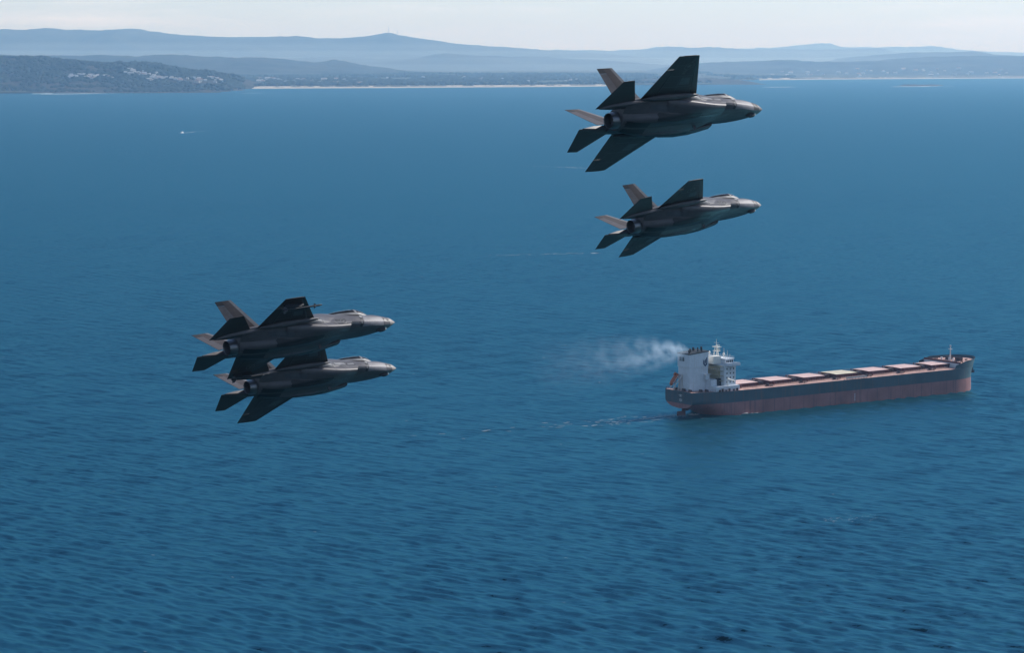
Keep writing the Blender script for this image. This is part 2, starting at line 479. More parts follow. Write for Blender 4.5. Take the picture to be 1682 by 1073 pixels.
ridge('hill_range', 'pale flat-topped hills behind the right-hand coast',
    [(820, 92), (880, 84), (930, 82.4), (968, 81), (1000, 83), (1058, 81), (1103, 80), (1180, 82), (1270, 80.4), (1350, 80.6), (1413, 80), (1440, 79), (1457, 84.5), (1500, 89), (1580, 94)],
    52000, 5000, 5000, M['forest_far'], rough=8, seed=4.4)
ridge('hill_range', 'blue hill with a stepped summit above the far right beach',
    [(1340, 112), (1377, 101), (1389, 94.4), (1420, 91.5), (1449, 89.2), (1496, 86.6), (1530, 87), (1568, 85), (1589, 84.4), (1600, 87), (1612, 91), (1660, 93), (1760, 96), (1900, 98)],
    37000, 3500, 3500, M['forest_far'], rough=9, seed=6.1)
ridge('hill_range', 'nearer blue wooded hills behind the far right beach',
    [(1060, 116), (1110, 108), (1150, 103), (1180, 101.6), (1219, 101), (1270, 98.6), (1323, 102), (1371, 103), (1410, 101), (1449, 98.6), (1478, 95.6), (1523, 93), (1568, 92), (1613, 92.3), (1682, 92.6), (1800, 92), (2000, 94), (2300, 98)],
    31500, 3600, 3500, M['forest_far'], rough=12, seed=7.7)
ridge('headland', 'low dark wooded point running out behind the topmost jet',
    [(1010, 137), (1060, 129), (1110, 127.5), (1160, 128.5), (1200, 131), (1230, 133.5), (1252, 138)], 20200, 700, 900, M['forest_near'], rough=9, cols=200, rows=24, seed=12.0)

def ground_hit(px, py):
    """where the line of sight of a far building meets the land"""
    d = ray(px, py)
    Y = np.arange(14300.0, 36000.0, 12.0)
    X = d.x / d.y * Y; Z = CAMH + d.z / d.y * Y
    H = np.max(np.stack([f(X, Y) for f in TERR[:2] + TERR[-2:]]), 0)
    i = np.nonzero(H >= Z)[0]
    if len(i) == 0 or H[i[0]] < 1: return None
    return Vector((X[i[0]], Y[i[0]], H[i[0]]))

# far woods: crowns that read as one mass
def blob_mesh(name, pts, rad, m):
    g = (1 + 5 ** .5) / 2
    base = np.array([(-1, g, 0), (1, g, 0), (-1, -g, 0), (1, -g, 0), (0, -1, g), (0, 1, g), (0, -1, -g), (0, 1, -g), (g, 0, -1), (g, 0, 1), (-g, 0, -1), (-g, 0, 1)]) / 1.9
    fc = np.array([(0, 11, 5), (0, 5, 1), (0, 1, 7), (0, 7, 10), (0, 10, 11), (1, 5, 9), (5, 11, 4), (11, 10, 2), (10, 7, 6), (7, 1, 8), (3, 9, 4), (3, 4, 2), (3, 2, 6), (3, 6, 8), (3, 8, 9), (4, 9, 5), (2, 4, 11), (6, 2, 10), (8, 6, 7), (9, 8, 1)])
    n = len(pts)
    j = rng.uniform(0.7, 1.3, (n, 12, 1))
    V = (base[None] * j * rad[:, None, None] * np.array([1, 1, 0.8]) + pts[:, None, :]).reshape(-1, 3).astype(np.float32)
    T = (fc[None] + (np.arange(n) * 12)[:, None, None]).reshape(-1, 3).astype(np.int32)
    me = bpy.data.meshes.new(name)
    me.vertices.add(len(V)); me.vertices.foreach_set('co', V.ravel())
    me.loops.add(T.size); me.loops.foreach_set('vertex_index', T.ravel())
    me.polygons.add(len(T)); me.polygons.foreach_set('loop_start', np.arange(0, T.size, 3, dtype=np.int32))
    me.materials.append(m); me.update(calc_edges=True); me.validate()
    return link(bpy.data.objects.new(name, me))

def scatter_woods():
    n = 16000
    px = rng.uniform(-150, 402, n); Y = rng.uniform(14900, 18600, n)
    X = (px - CX) / F * Y
    Z = headland(X, Y)
    keep = (Z > 6) & (fbm(X / 330, Y / 330, 4) > -0.12)
    P = np.stack([X, Y, Z + 2], 1)[keep]
    tag(blob_mesh('woodland', P, rng.uniform(7, 19, len(P)), M['crown']), 'dense dark bush covering the left headland', kind='stuff')
    n = 26000
    px = rng.uniform(385, 1300, n); d = rng.uniform(420, 9000, n) ** 1.0
    Y = shoreY(px) + d; X = (px - CX) / F * Y * 1.0055
    keep = fbm(X / 900, Y / 1400, 4) > -0.05
    keep |= (d < 1100) & (rng.random(n) < 0.7)
    Z = plainZ(X, Y)
    P = np.stack([X, Y, Z + 2], 1)[keep]
    tag(blob_mesh('woodland', P, rng.uniform(8, 24, len(P)), M['crown']), 'belts of dark trees across the plain behind the beach', kind='stuff')
scatter_woods()

# ---------------------------------------------------------------- houses on the coast
def house_protos():
    out = []
    for i, (wc, rc) in enumerate((((0.46, 0.45, 0.43), (0.40, 0.39, 0.39)), ((0.42, 0.40, 0.37), (0.24, 0.14, 0.11)), ((0.44, 0.44, 0.46), (0.27, 0.29, 0.32)))):
        b = MB()
        l, w, h, r = 11, 7, 6.5, 4
        V = [(-l, -w, -4), (l, -w, -4), (l, w, -4), (-l, w, -4), (-l, -w, h), (l, -w, h), (l, w, h), (-l, w, h), (-l, 0, h + r), (l, 0, h + r)]
        b.add(V, [(0, 1, 5, 4), (2, 3, 7, 6), (1, 2, 6, 9, 5), (3, 0, 4, 8, 7), (0, 3, 2, 1)], 0)
        e = 1.0
        b.add([(-l - e, -w - e, h - .4), (l + e, -w - e, h - .4), (l + e, 0, h + r + .3), (-l - e, 0, h + r + .3), (-l - e, w + e, h - .4), (l + e, w + e, h - .4)],
              [(0, 1, 2, 3), (3, 2, 5, 4)], 1)
        b.box(l * .3, l * .5, w * .2, w * .45, h, h + r + 1.6, 0)
        out.append(b.mesh('house', [mat('house_wall_%d' % i, wc, 0.8, var=0.04), mat('house_roof_%d' % i, rc, 0.7, var=0.08)]))
    return out
def build_houses():
    protos = house_protos()
    def put(px, py, label, group, s=1.0):
        h = ground_hit(px, py)
        if h is None: return
        o = bpy.data.objects.new('house', protos[random.choice((0, 0, 0, 1, 2))])
        link(o); o.location = h + Vector((0, 0, 3))
        o.rotation_euler.z = random.uniform(-0.5, 0.5)
        k = s * random.uniform(0.75, 1.35); o.scale = (k * random.uniform(.8, 1.5), k, k)
        tag(o, label, 'house', group)
    def cluster(n, x0, x1, f0, f1, label, group, s=1.0):
        for _ in range(n):
            x = random.uniform(x0, x1); t = (x - x0) / (x1 - x0)
            lo = f0[0] + (f0[1] - f0[0]) * t; hi = f1[0] + (f1[1] - f1[0]) * t
            put(x, random.uniform(lo, hi), label, group, s)
    a = 'small pale house among trees on the left slope of the wooded headland'
    cluster(26, 112, 188, (122.5, 127), (129, 132), a, 'houses on the left slope of the headland', .95)
    b = 'small pale house high on the wooded headland beside the saddle'
    cluster(26, 206, 262, (115, 122), (121, 131), b, 'houses high on the headland', .95)
    c = 'small pale house low on the wooded headland near its right end'
    cluster(48, 240, 364, (127, 129.5), (134, 136.5), c, 'houses at the right end of the headland', .9)
    d = 'small pale house in the seaside town behind the middle beach'
    cluster(78, 418, 598, (129, 131), (136.5, 138), d, 'houses of the seaside town', 1.0)
    e = 'small pale house scattered on the plain behind the beach'
    cluster(34, 600, 960, (127.5, 127), (135, 134), e, 'scattered houses on the plain', .9)
    f = 'small pale house on the hazy right shore behind the far beach'
    cluster(44, 1240, 1660, (117, 110), (126, 124), f, 'houses on the far right shore', 1.4)
build_houses()

# ---------------------------------------------------------------- masts on the summit
def build_masts():
    steel = mat('mast_steel', (0.25, 0.25, 0.26), 0.5, 0.6)
    for px, top, label in ((638, 42, 'tall thin radio mast on the summit of the mountain ridge'), (652.5, 48, 'second, shorter radio mast just right of the summit')):
        Y = 43000.0; X = x_at(px, Y); Yc = np.arange(40500, 45500, 50.0)
        hz = mountain(np.full_like(Yc, X), Yc); i = int(np.argmax(hz))
        z0 = float(hz[i]) - 4; Y = float(Yc[i]); H = z_at(top, Y) - z0
        t = empty('radio_mast'); t.location = (X, Y, z0); tag(t, label, 'mast', 'radio masts on the summit')
        b = MB(); r0, r1 = 11.0, 3.0
        for k in range(3):
            a = 2 * math.pi * k / 3
            b.tube((r0 * math.cos(a), r0 * math.sin(a), 0), (r1 * math.cos(a), r1 * math.sin(a), H * .86), 1.2, .9, 5)
        for j in range(7):
            f0, f1 = j / 7 * .86, (j + 1) / 7 * .86
            for k in range(3):
                a, a2 = 2 * math.pi * k / 3, 2 * math.pi * (k + 1) / 3
                ra, rb = r0 + (r1 - r0) * f0 / .86, r0 + (r1 - r0) * f1 / .86
                b.tube((ra * math.cos(a), ra * math.sin(a), H * f0), (rb * math.cos(a2), rb * math.sin(a2), H * f1), 0.6, n=4)
        b.build('lattice', steel, t)
        MB().tube((0, 0, H * .84), (0, 0, H), 1.3, .8, 6).build('antenna', steel, t)
build_masts()

# ---------------------------------------------------------------- foam, reef, far boat
def flecks(name, label, centers, size, m, aspect=3.0, z=0.05, yaw=0.0):
    b = MB()
    for (x, y), s in zip(centers, size):
        n = 7; pts = []
        a0 = yaw + random.uniform(-.4, .4)
        for k in range(n):
            a = 2 * math.pi * k / n; r = s * random.uniform(.55, 1.1)
            dx, dy = r * math.cos(a) * aspect, r * math.sin(a)
            pts.append((x + dx * math.cos(a0) - dy * math.sin(a0), y + dx * math.sin(a0) + dy * math.cos(a0), z + random.uniform(0, .05)))
        b.add(pts, [tuple(range(n))])
    P = np.array(b.V); y = P[:, 1]; x = P[:, 0]
    k = (y > 820) & (y < 4150) & (np.abs(x / np.maximum(y, 1)) < .26)
    if k.any():
        P[k, 2] += wave_height(x[k], y[k], y[k] * .00132) + .10
        b.V = [tuple(v) for v in P]
    o = b.build(name, m)
    return tag(o, label, kind='stuff')

def line_flecks(name, label, p, q, n, width, smin, smax, m, fade=0.0, aspect=3.0, z=0.05):
    a, b = sea_at(*p), sea_at(*q)
    d = (b - a); yaw = math.atan2(d.y, d.x); nrm = Vector((-math.sin(yaw), math.cos(yaw), 0))
    C, S = [], []
    for _ in range(n):
        t = random.random() ** (1 + fade)
        c = a + d * t + nrm * random.gauss(0, width * (0.35 + t))
        C.append((c.x, c.y)); S.append(random.uniform(smin, smax) * (1 - 0.5 * t))
    return flecks(name, label, C, S, m, aspect, z, yaw)

line_flecks('wake', 'faint white wake of the small boat far out at left', (299, 218.3), (345, 214.3), 40, 8, 2, 6, M['foam_thin'], 0.8, 2.5)
line_flecks('wake', 'faint pale streak on the sea between the two upper jets', (975, 276.5), (850, 271.5), 50, 7, .8, 2.0, M['foam_thin'], 0.2, 6)
line_flecks('wake', 'faint pale streak on the sea left of the second jet', (985, 416), (800, 420), 55, 4, .45, 1.1, M['foam_thin'], 0.2, 6)
def build_boat():
    a, b = sea_at(299, 218.3), sea_at(345, 214.3)
    t = empty('motor_boat'); t.location = a; t.rotation_euler.z = math.atan2(a.y - b.y, a.x - b.x)
    tag(t, 'tiny white motor boat at the left end of the far wake', 'boat')
    w = mat('boat_white', (0.8, 0.8, 0.78), 0.4)
    m = MB()
    st = [(-7, 2.2, 0.0), (-3, 2.6, 0), (3, 2.3, .2), (7, 1.0, .6), (9, .1, 1.0)]
    V, Fc = [], []
    for x, hw, k in st:
        V += [(x, -hw, 1.8 + k), (x, -hw * .75, -.4 + k * .6), (x, hw * .75, -.4 + k * .6), (x, hw, 1.8 + k)]
    for i in range(len(st) - 1):
        for j in range(4):
            Fc.append((i * 4 + j, i * 4 + (j + 1) % 4, (i + 1) * 4 + (j + 1) % 4, (i + 1) * 4 + j))
    Fc += [(0, 1, 2, 3), (16, 17, 18, 19)]
    m.add(V, Fc).build('hull', w, t)
    MB().prism([(-4, 1.8), (2.5, 2.0), (1.2, 4.4), (-3.6, 4.4)], 'y', -1.7, 1.7).build('cabin', w, t)
    MB().prism([(1.3, 2.9), (2.35, 2.9), (1.75, 4.0), (.9, 4.0)], 'y', -1.75, 1.75).build('windscreen', mat('boat_glass', (0.03, 0.04, 0.05), 0.1), t)
build_boat()
def build_reef():
    def rocks(label, px0, px1, py, n, w):
        b = MB()
        for _ in range(n):
            c = sea_at(random.uniform(px0, px1), py + random.gauss(0, .25))
            r = random.uniform(.5, 1.2) * w; k = 8
            V = [(c.x + r * 2.2 * math.cos(a) * random.uniform(.7, 1.2), c.y + r * math.sin(a) * random.uniform(.7, 1.2), -.3) for a in [2 * math.pi * i / k for i in range(k)]]
            V += [(c.x + (v[0] - c.x) * .55, c.y + (v[1] - c.y) * .55, random.uniform(.1, .22) * w) for v in V]
            b.add(V, [(i, (i + 1) % k, k + (i + 1) % k, k + i) for i in range(k)] + [tuple(range(k, 2 * k))])
        tag(b.build('reef', M['rock']), label, kind='structure')
    rocks('low dark rocky reef awash off the far right beach', 1486, 1534, 140.2, 60, 32)
    rocks('dark rocky ledge at the foot of the left headland', 290, 392, 148.0, 60, 26)
    line_flecks('surf', 'thin white surf breaking on the rocky reef', (1470, 142.2), (1548, 141.4), 40, 30, 18, 38, M['foam'], 0, 3)
    line_flecks('surf', 'thin white surf off the dark wooded point', (1262, 143), (1296, 142.4), 36, 24, 16, 36, M['foam'], 0, 3)
    line_flecks('surf', 'thin white surf at the foot of the left headland', (84, 154.3), (280, 150.8), 90, 30, 10, 30, M['foam'], 0, 3)
    line_flecks('surf', 'small patch of white surf left of the middle beach', (400, 152.6), (428, 152.2), 26, 20, 10, 22, M['foam_thin'], 0, 3)
build_reef()

# ---------------------------------------------------------------- fighter jets
# body coordinates: u aft of the nose tip, v to the right, w up; origin of the thing at u = 8
def L3(u, v, w): return (8.0 - u, -v, w)

def jet_paint(name, col, rough, metal):
    m, nt, p = new_mat(name)
    N, L = nt.nodes, nt.links
    tc = N.new('ShaderNodeTexCoord')
    n1 = N.new('ShaderNodeTexNoise'); n1.inputs['Scale'].default_value = 0.9; n1.inputs['Detail'].default_value = 7; n1.inputs['Roughness'].default_value = 0.65
    mp = N.new('ShaderNodeMapping'); mp.inputs['Scale'].default_value = (0.5, 2.2, 2.2)
    n2 = N.new('ShaderNodeTexNoise'); n2.inputs['Scale'].default_value = 3.0; n2.inputs['Detail'].default_value = 5
    L.new(tc.outputs['Object'], n1.inputs['Vector']); L.new(tc.outputs['Object'], mp.inputs['Vector']); L.new(mp.outputs['Vector'], n2.inputs['Vector'])
    mx = N.new('ShaderNodeMath'); mx.operation = 'MULTIPLY_ADD'; mx.inputs[1].default_value = 0.6
    ad = N.new('ShaderNodeMath'); ad.operation = 'MULTIPLY'; ad.inputs[1].default_value = 0.4
    L.new(n2.outputs['Fac'], ad.inputs[0]); L.new(n1.outputs['Fac'], mx.inputs[0]); L.new(ad.outputs[0], mx.inputs[2])
    cr = N.new('ShaderNodeValToRGB'); c = np.array(col)
    cr.color_ramp.elements[0].position, cr.color_ramp.elements[1].position = 0.36, 0.64
    cr.color_ramp.elements[0].color = (*(c * .78), 1); cr.color_ramp.elements[1].color = (*(c * 1.22), 1)
    L.new(mx.outputs[0], cr.inputs['Fac']); L.new(cr.outputs['Color'], p.inputs['Base Color'])
    rr = N.new('ShaderNodeMapRange'); rr.inputs['To Min'].default_value = rough - .08; rr.inputs['To Max'].default_value = rough + .1
    L.new(n1.outputs['Fac'], rr.inputs['Value']); L.new(rr.outputs['Result'], p.inputs['Roughness'])
    p.inputs['Metallic'].default_value = metal
    p.inputs['Specular IOR Level'].default_value = 0.3
    return m

JM = dict(
    skin=jet_paint('stealth_grey', (0.102, 0.096, 0.104), 0.45, 0.08),
    band=jet_paint('light_grey_band', (0.185, 0.185, 0.195), 0.55, 0.05),
    dark=jet_paint('dark_grey_panel', (0.034, 0.036, 0.042), 0.5, 0.15),
    radome=jet_paint('beige_radome', (0.30, 0.27, 0.25), 0.5, 0.0),
    radome_dark=jet_paint('dark_radome', (0.15, 0.14, 0.14), 0.5, 0.0),
    panel=jet_paint('nose_panel_grey', (0.185, 0.180, 0.195), 0.5, 0.05),
    panel2=jet_paint('mid_grey_panel', (0.095, 0.100, 0.114), 0.45, 0.1),
    under=jet_paint('wing_grey_shaded', (0.066, 0.056, 0.058), 0.5, 0.1),  # darker than the skin: underside shade put into the colour
    nozzle=jet_paint('nozzle_metal', (0.20, 0.20, 0.21), 0.35, 0.8),
    nozzle_in=jet_paint('nozzle_inside', (0.10, 0.10, 0.11), 0.5, 0.4),
    black=mat('duct_black', (0.008, 0.008, 0.009), 0.7),
    mark=mat('low_visibility_marking', (0.14, 0.14, 0.145), 0.6),
    white=mat('missile_white', (0.45, 0.44, 0.42), 0.5),
)
def glass(name, col, rough=0.06):
    m, nt, p = new_mat(name)
    p.inputs['Base Color'].default_value = (*col, 1); p.inputs['Roughness'].default_value = rough
    p.inputs['Specular IOR Level'].default_value = 0.2
    return m
JM['canopy'] = glass('tinted_canopy', (0.012, 0.011, 0.010), 0.10)
JM['sensor'] = glass('sensor_glass_glint', (0.30, 0.38, 0.40), 0.12)  # pale colour paints a glint on the turret glass

# half profile: top centre .. chine(index 3) .. bottom centre, per station
ST = [
 (0.00, [(0, .012), (.006, .011), (.011, .007), (.014, 0), (.011, -.006), (.008, -.010), (.004, -.012), (0, -.013)]),
 (0.35, [(0, .31), (.11, .28), (.20, .17), (.25, .0), (.225, -.10), (.18, -.165), (.09, -.18), (0, -.185)]),
 (1.00, [(0, .57), (.20, .51), (.39, .31), (.48, -.01), (.44, -.16), (.36, -.28), (.17, -.315), (0, -.325)]),
 (1.80, [(0, .79), (.30, .71), (.58, .41), (.71, -.02), (.65, -.20), (.54, -.33), (.26, -.375), (0, -.385)]),
 (2.60, [(0, .95), (.40, .74), (.74, .44), (.91, -.02), (.84, -.20), (.70, -.33), (.34, -.38), (0, -.395)]),
 (3.60, [(0, 1.08), (.47, .84), (.86, .52), (1.10, -.02), (1.0, -.18), (.82, -.31), (.40, -.38), (0, -.40)]),
 (4.80, [(0, 1.28), (.53, 1.04), (.93, .64), (1.14, .04), (1.02, -.18), (.80, -.34), (.40, -.44), (0, -.46)]),
 (6.00, [(0, 1.40), (.62, 1.27), (1.10, .76), (1.40, .14), (1.34, -.20), (1.06, -.50), (.62, -.64), (0, -.64)]),
 (7.40, [(0, 1.40), (.72, 1.26), (1.34, .80), (1.88, .26), (1.74, -.06), (1.30, -.56), (.92, -.76), (0, -.70)]),
 (9.00, [(0, 1.32), (.74, 1.18), (1.46, .76), (2.10, .30), (1.86, .05), (1.32, -.54), (.96, -.82), (0, -.73)]),
 (10.6, [(0, 1.20), (.70, 1.08), (1.42, .72), (2.02, .32), (1.78, .09), (1.18, -.42), (.90, -.80), (0, -.74)]),
 (11.8, [(0, 1.08), (.64, .98), (1.36, .66), (1.88, .34), (1.66, .10), (1.02, -.28), (.76, -.66), (0, -.70)]),
 (12.6, [(0, .96), (.58, .88), (1.28, .60), (1.76, .36), (1.58, .12), (.90, -.16), (.66, -.52), (0, -.62)]),
 (13.15, [(0, .80), (.50, .74), (1.16, .54), (1.68, .36), (1.50, .15), (.86, -.05), (.56, -.40), (0, -.54)]),
]
def hermite(xs, ys, x):
    xs, ys = np.asarray(xs, float), np.asarray(ys, float)
    d = np.gradient(ys, xs)
    i = np.clip(np.searchsorted(xs, x) - 1, 0, len(xs) - 2)
    h = xs[i + 1] - xs[i]; t = (x - xs[i]) / h
    return ((2 * t**3 - 3 * t**2 + 1) * ys[i] + (t**3 - 2 * t**2 + t) * h * d[i] + (-2 * t**3 + 3 * t**2) * ys[i + 1] + (t**3 - t**2) * h * d[i + 1])
def catmull(P, n):
    """through the points, n samples per span"""
    P = np.asarray(P, float); out = []
    Q = np.vstack([2 * P[0] - P[1], P, 2 * P[-1] - P[-2]])
    for i in range(1, len(Q) - 2):
        for k in range(n):
            t = k / n
            a, b, c, d = Q[i - 1], Q[i], Q[i + 1], Q[i + 2]
            out.append(.5 * (2 * b + (c - a) * t + (2 * a - 5 * b + 4 * c - d) * t * t + (3 * b - a - 3 * c + d) * t**3))
    out.append(P[-1])
    return np.array(out)
US = [s[0] for s in ST]
SP = np.array([s[1] for s in ST])          # station, 8, 2
def section(u):
    pr = np.array([[hermite(US, SP[:, k, c], u) for c in (0, 1)] for k in range(8)])
    up = catmull(pr[:4], 5); mid = catmull(pr[3:6], 5); lo = catmull(pr[5:], 5)
    half = np.vstack([up, mid[1:], lo[1:]])
    half[0, 0] = half[-1, 0] = 0
    left = half[1:-1][::-1] * np.array([-1, 1])
    return np.vstack([half, left])
def loft_body(name, u0, u1, n, m, parent, cap=(False, True)):
    us = np.linspace(u0, u1, n) if u0 > 0 else np.concatenate([[0, .05, .12, .22], np.linspace(.35, u1, n)])
    rings = [section(u) for u in us]
    k = len(rings[0])
    V = [L3(u, p[0], p[1]) for u, r in zip(us, rings) for p in r]
    Fc = [(i * k + j, i * k + (j + 1) % k, (i + 1) * k + (j + 1) % k, (i + 1) * k + j) for i in range(len(us) - 1) for j in range(k)]
    if cap[0]: Fc.append(tuple(range(k)))
    if cap[1]: Fc.append(tuple(range((len(us) - 1) * k, len(us) * k)))
    b = MB(); b.add(V, Fc)
    return b.build(name, m, parent, smooth=26)

def airfoil_t(c):            # relative half thickness along the chord
    return 2.6 * (0.2969 * np.sqrt(np.maximum(c, 0)) - 0.126 * c - 0.3516 * c**2 + 0.2843 * c**3 - 0.1036 * c**4) * 1.25 if c < 1 else 0.0
def panel(name, rl, rt, tl, tt, c0, c1, s0, s1, tk_r, tk_t, m, parent, nc=7, ns=5, tip_cut=0.0):
    """slice c0..c1 of the chord and s0..s1 of the span of a lifting surface; corners are (u,v,w)"""
    rl, rt, tl, tt = [np.array(x, float) for x in (rl, rt, tl, tt)]
    nrm = np.cross(rt - rl, tl - rl); nrm /= np.linalg.norm(nrm)
    cs = np.linspace(c0, c1, nc)
    if c0 == 0: cs = np.concatenate([[0, .012, .04], np.linspace(.04, c1, nc)[1:]])
    ss = np.linspace(s0, s1, ns)
    top, bot = [], []
    for s in ss:
        a, b = rl + (tl - rl) * s, rt + (tt - rt) * s
        tk = tk_r + (tk_t - tk_r) * s
        for c in cs:
            p = a + (b - a) * c
            h = max(tk * airfoil_t(c), 0.008)
            top.append(L3(*(p + nrm * h))); bot.append(L3(*(p - nrm * h)))
    n, k = len(ss), len(cs)
    V = top + bot; o = n * k; Fc = []
    for i in range(n - 1):
        for j in range(k - 1):
            a = i * k + j
            Fc += [(a, a + 1, a + k + 1, a + k), (o + a, o + a + k, o + a + k + 1, o + a + 1)]
        Fc += [(i * k, (i + 1) * k, o + (i + 1) * k, o + i * k), (i * k + k - 1, o + i * k + k - 1, o + (i + 1) * k + k - 1, (i + 1) * k + k - 1)]
    for j in range(k - 1):
        Fc += [(j, o + j, o + j + 1, j + 1), ((n - 1) * k + j, (n - 1) * k + j + 1, o + (n - 1) * k + j + 1, o + (n - 1) * k + j)]
    b = MB(); b.add(V, Fc)
    return b.build(name, m, parent, smooth=30)

def decal(name, bvh, polys, axis, m, parent, eps=0.012, label=None, sub=3):
    """flat marking laid on the skin. polys: lists of (u, a); axis 'R' looks from the right, 'B' from below"""
    bm = bmesh.new()
    for poly in polys:
        vs_ = [bm.verts.new((p[0], p[1], 0)) for p in poly]
        bm.faces.new(vs_)
    bmesh.ops.triangulate(bm, faces=bm.faces)
    for _ in range(6):
        long_ = [e for e in bm.edges if e.calc_length() > .13]
        if not long_: break
        bmesh.ops.subdivide_edges(bm, edges=long_, cuts=1)
        bmesh.ops.triangulate(bm, faces=[f for f in bm.faces if len(f.verts) > 3])
    bad = []
    for v in bm.verts:
        u, a = v.co.x, v.co.y
        if axis == 'R': o, d = Vector(L3(u, 6, a)), Vector((0, 1, 0))
        elif axis == 'B': o, d = Vector(L3(u, a, -4)), Vector((0, 0, 1))
        else: o, d = Vector(L3(u, a, 5)), Vector((0, 0, -1))
        h, nn, _, _ = bvh.ray_cast(o, d)
        if h is None: bad.append(v); continue
        if nn.dot(d) > 0: nn = -nn
        v.co = h + nn * eps
    if bad: bmesh.ops.delete(bm, geom=bad, context='VERTS')
    dv = {'R': Vector((0, -1, 0)), 'B': Vector((0, 0, -1))}.get(axis, Vector((0, 0, 1)))
    bm.normal_update()
    for f in bm.faces:
        if f.normal.dot(dv) < 0: f.normal_flip()
    me = bpy.data.meshes.new(name); bm.to_mesh(me); bm.free()
    me.materials.append(m)
    me.polygons.foreach_set('use_smooth', [True] * len(me.polygons))
    o = link(bpy.data.objects.new(name, me), parent)
    if label: o['label'] = label
    return o

def circle(cu, ca, r, n=20, squash=1.0): return [(cu + r * math.cos(2 * math.pi * k / n), ca + squash * r * math.sin(2 * math.pi * k / n)) for k in range(n)]
def ring(cu, ca, r0, r1, n=20):
    A, B = circle(cu, ca, r0, n), circle(cu, ca, r1, n)
    return [[A[i], A[(i + 1) % n], B[(i + 1) % n], B[i]] for i in range(n)]
def frame(u0, u1, a0, a1, t, cut=.08):
    def rr(d): return [(u0 + cut + d * .4, a0 + d), (u1 - cut - d * .4, a0 + d), (u1 - d, a0 + cut + d * .4), (u1 - d, a1 - cut - d * .4), (u1 - cut - d * .4, a1 - d), (u0 + cut + d * .4, a1 - d), (u0 + d, a1 - cut - d * .4), (u0 + d, a0 + cut + d * .4)]
    A, B = rr(0), rr(t)
    return [[A[i], A[(i + 1) % 8], B[(i + 1) % 8], B[i]] for i in range(8)], rr(t)

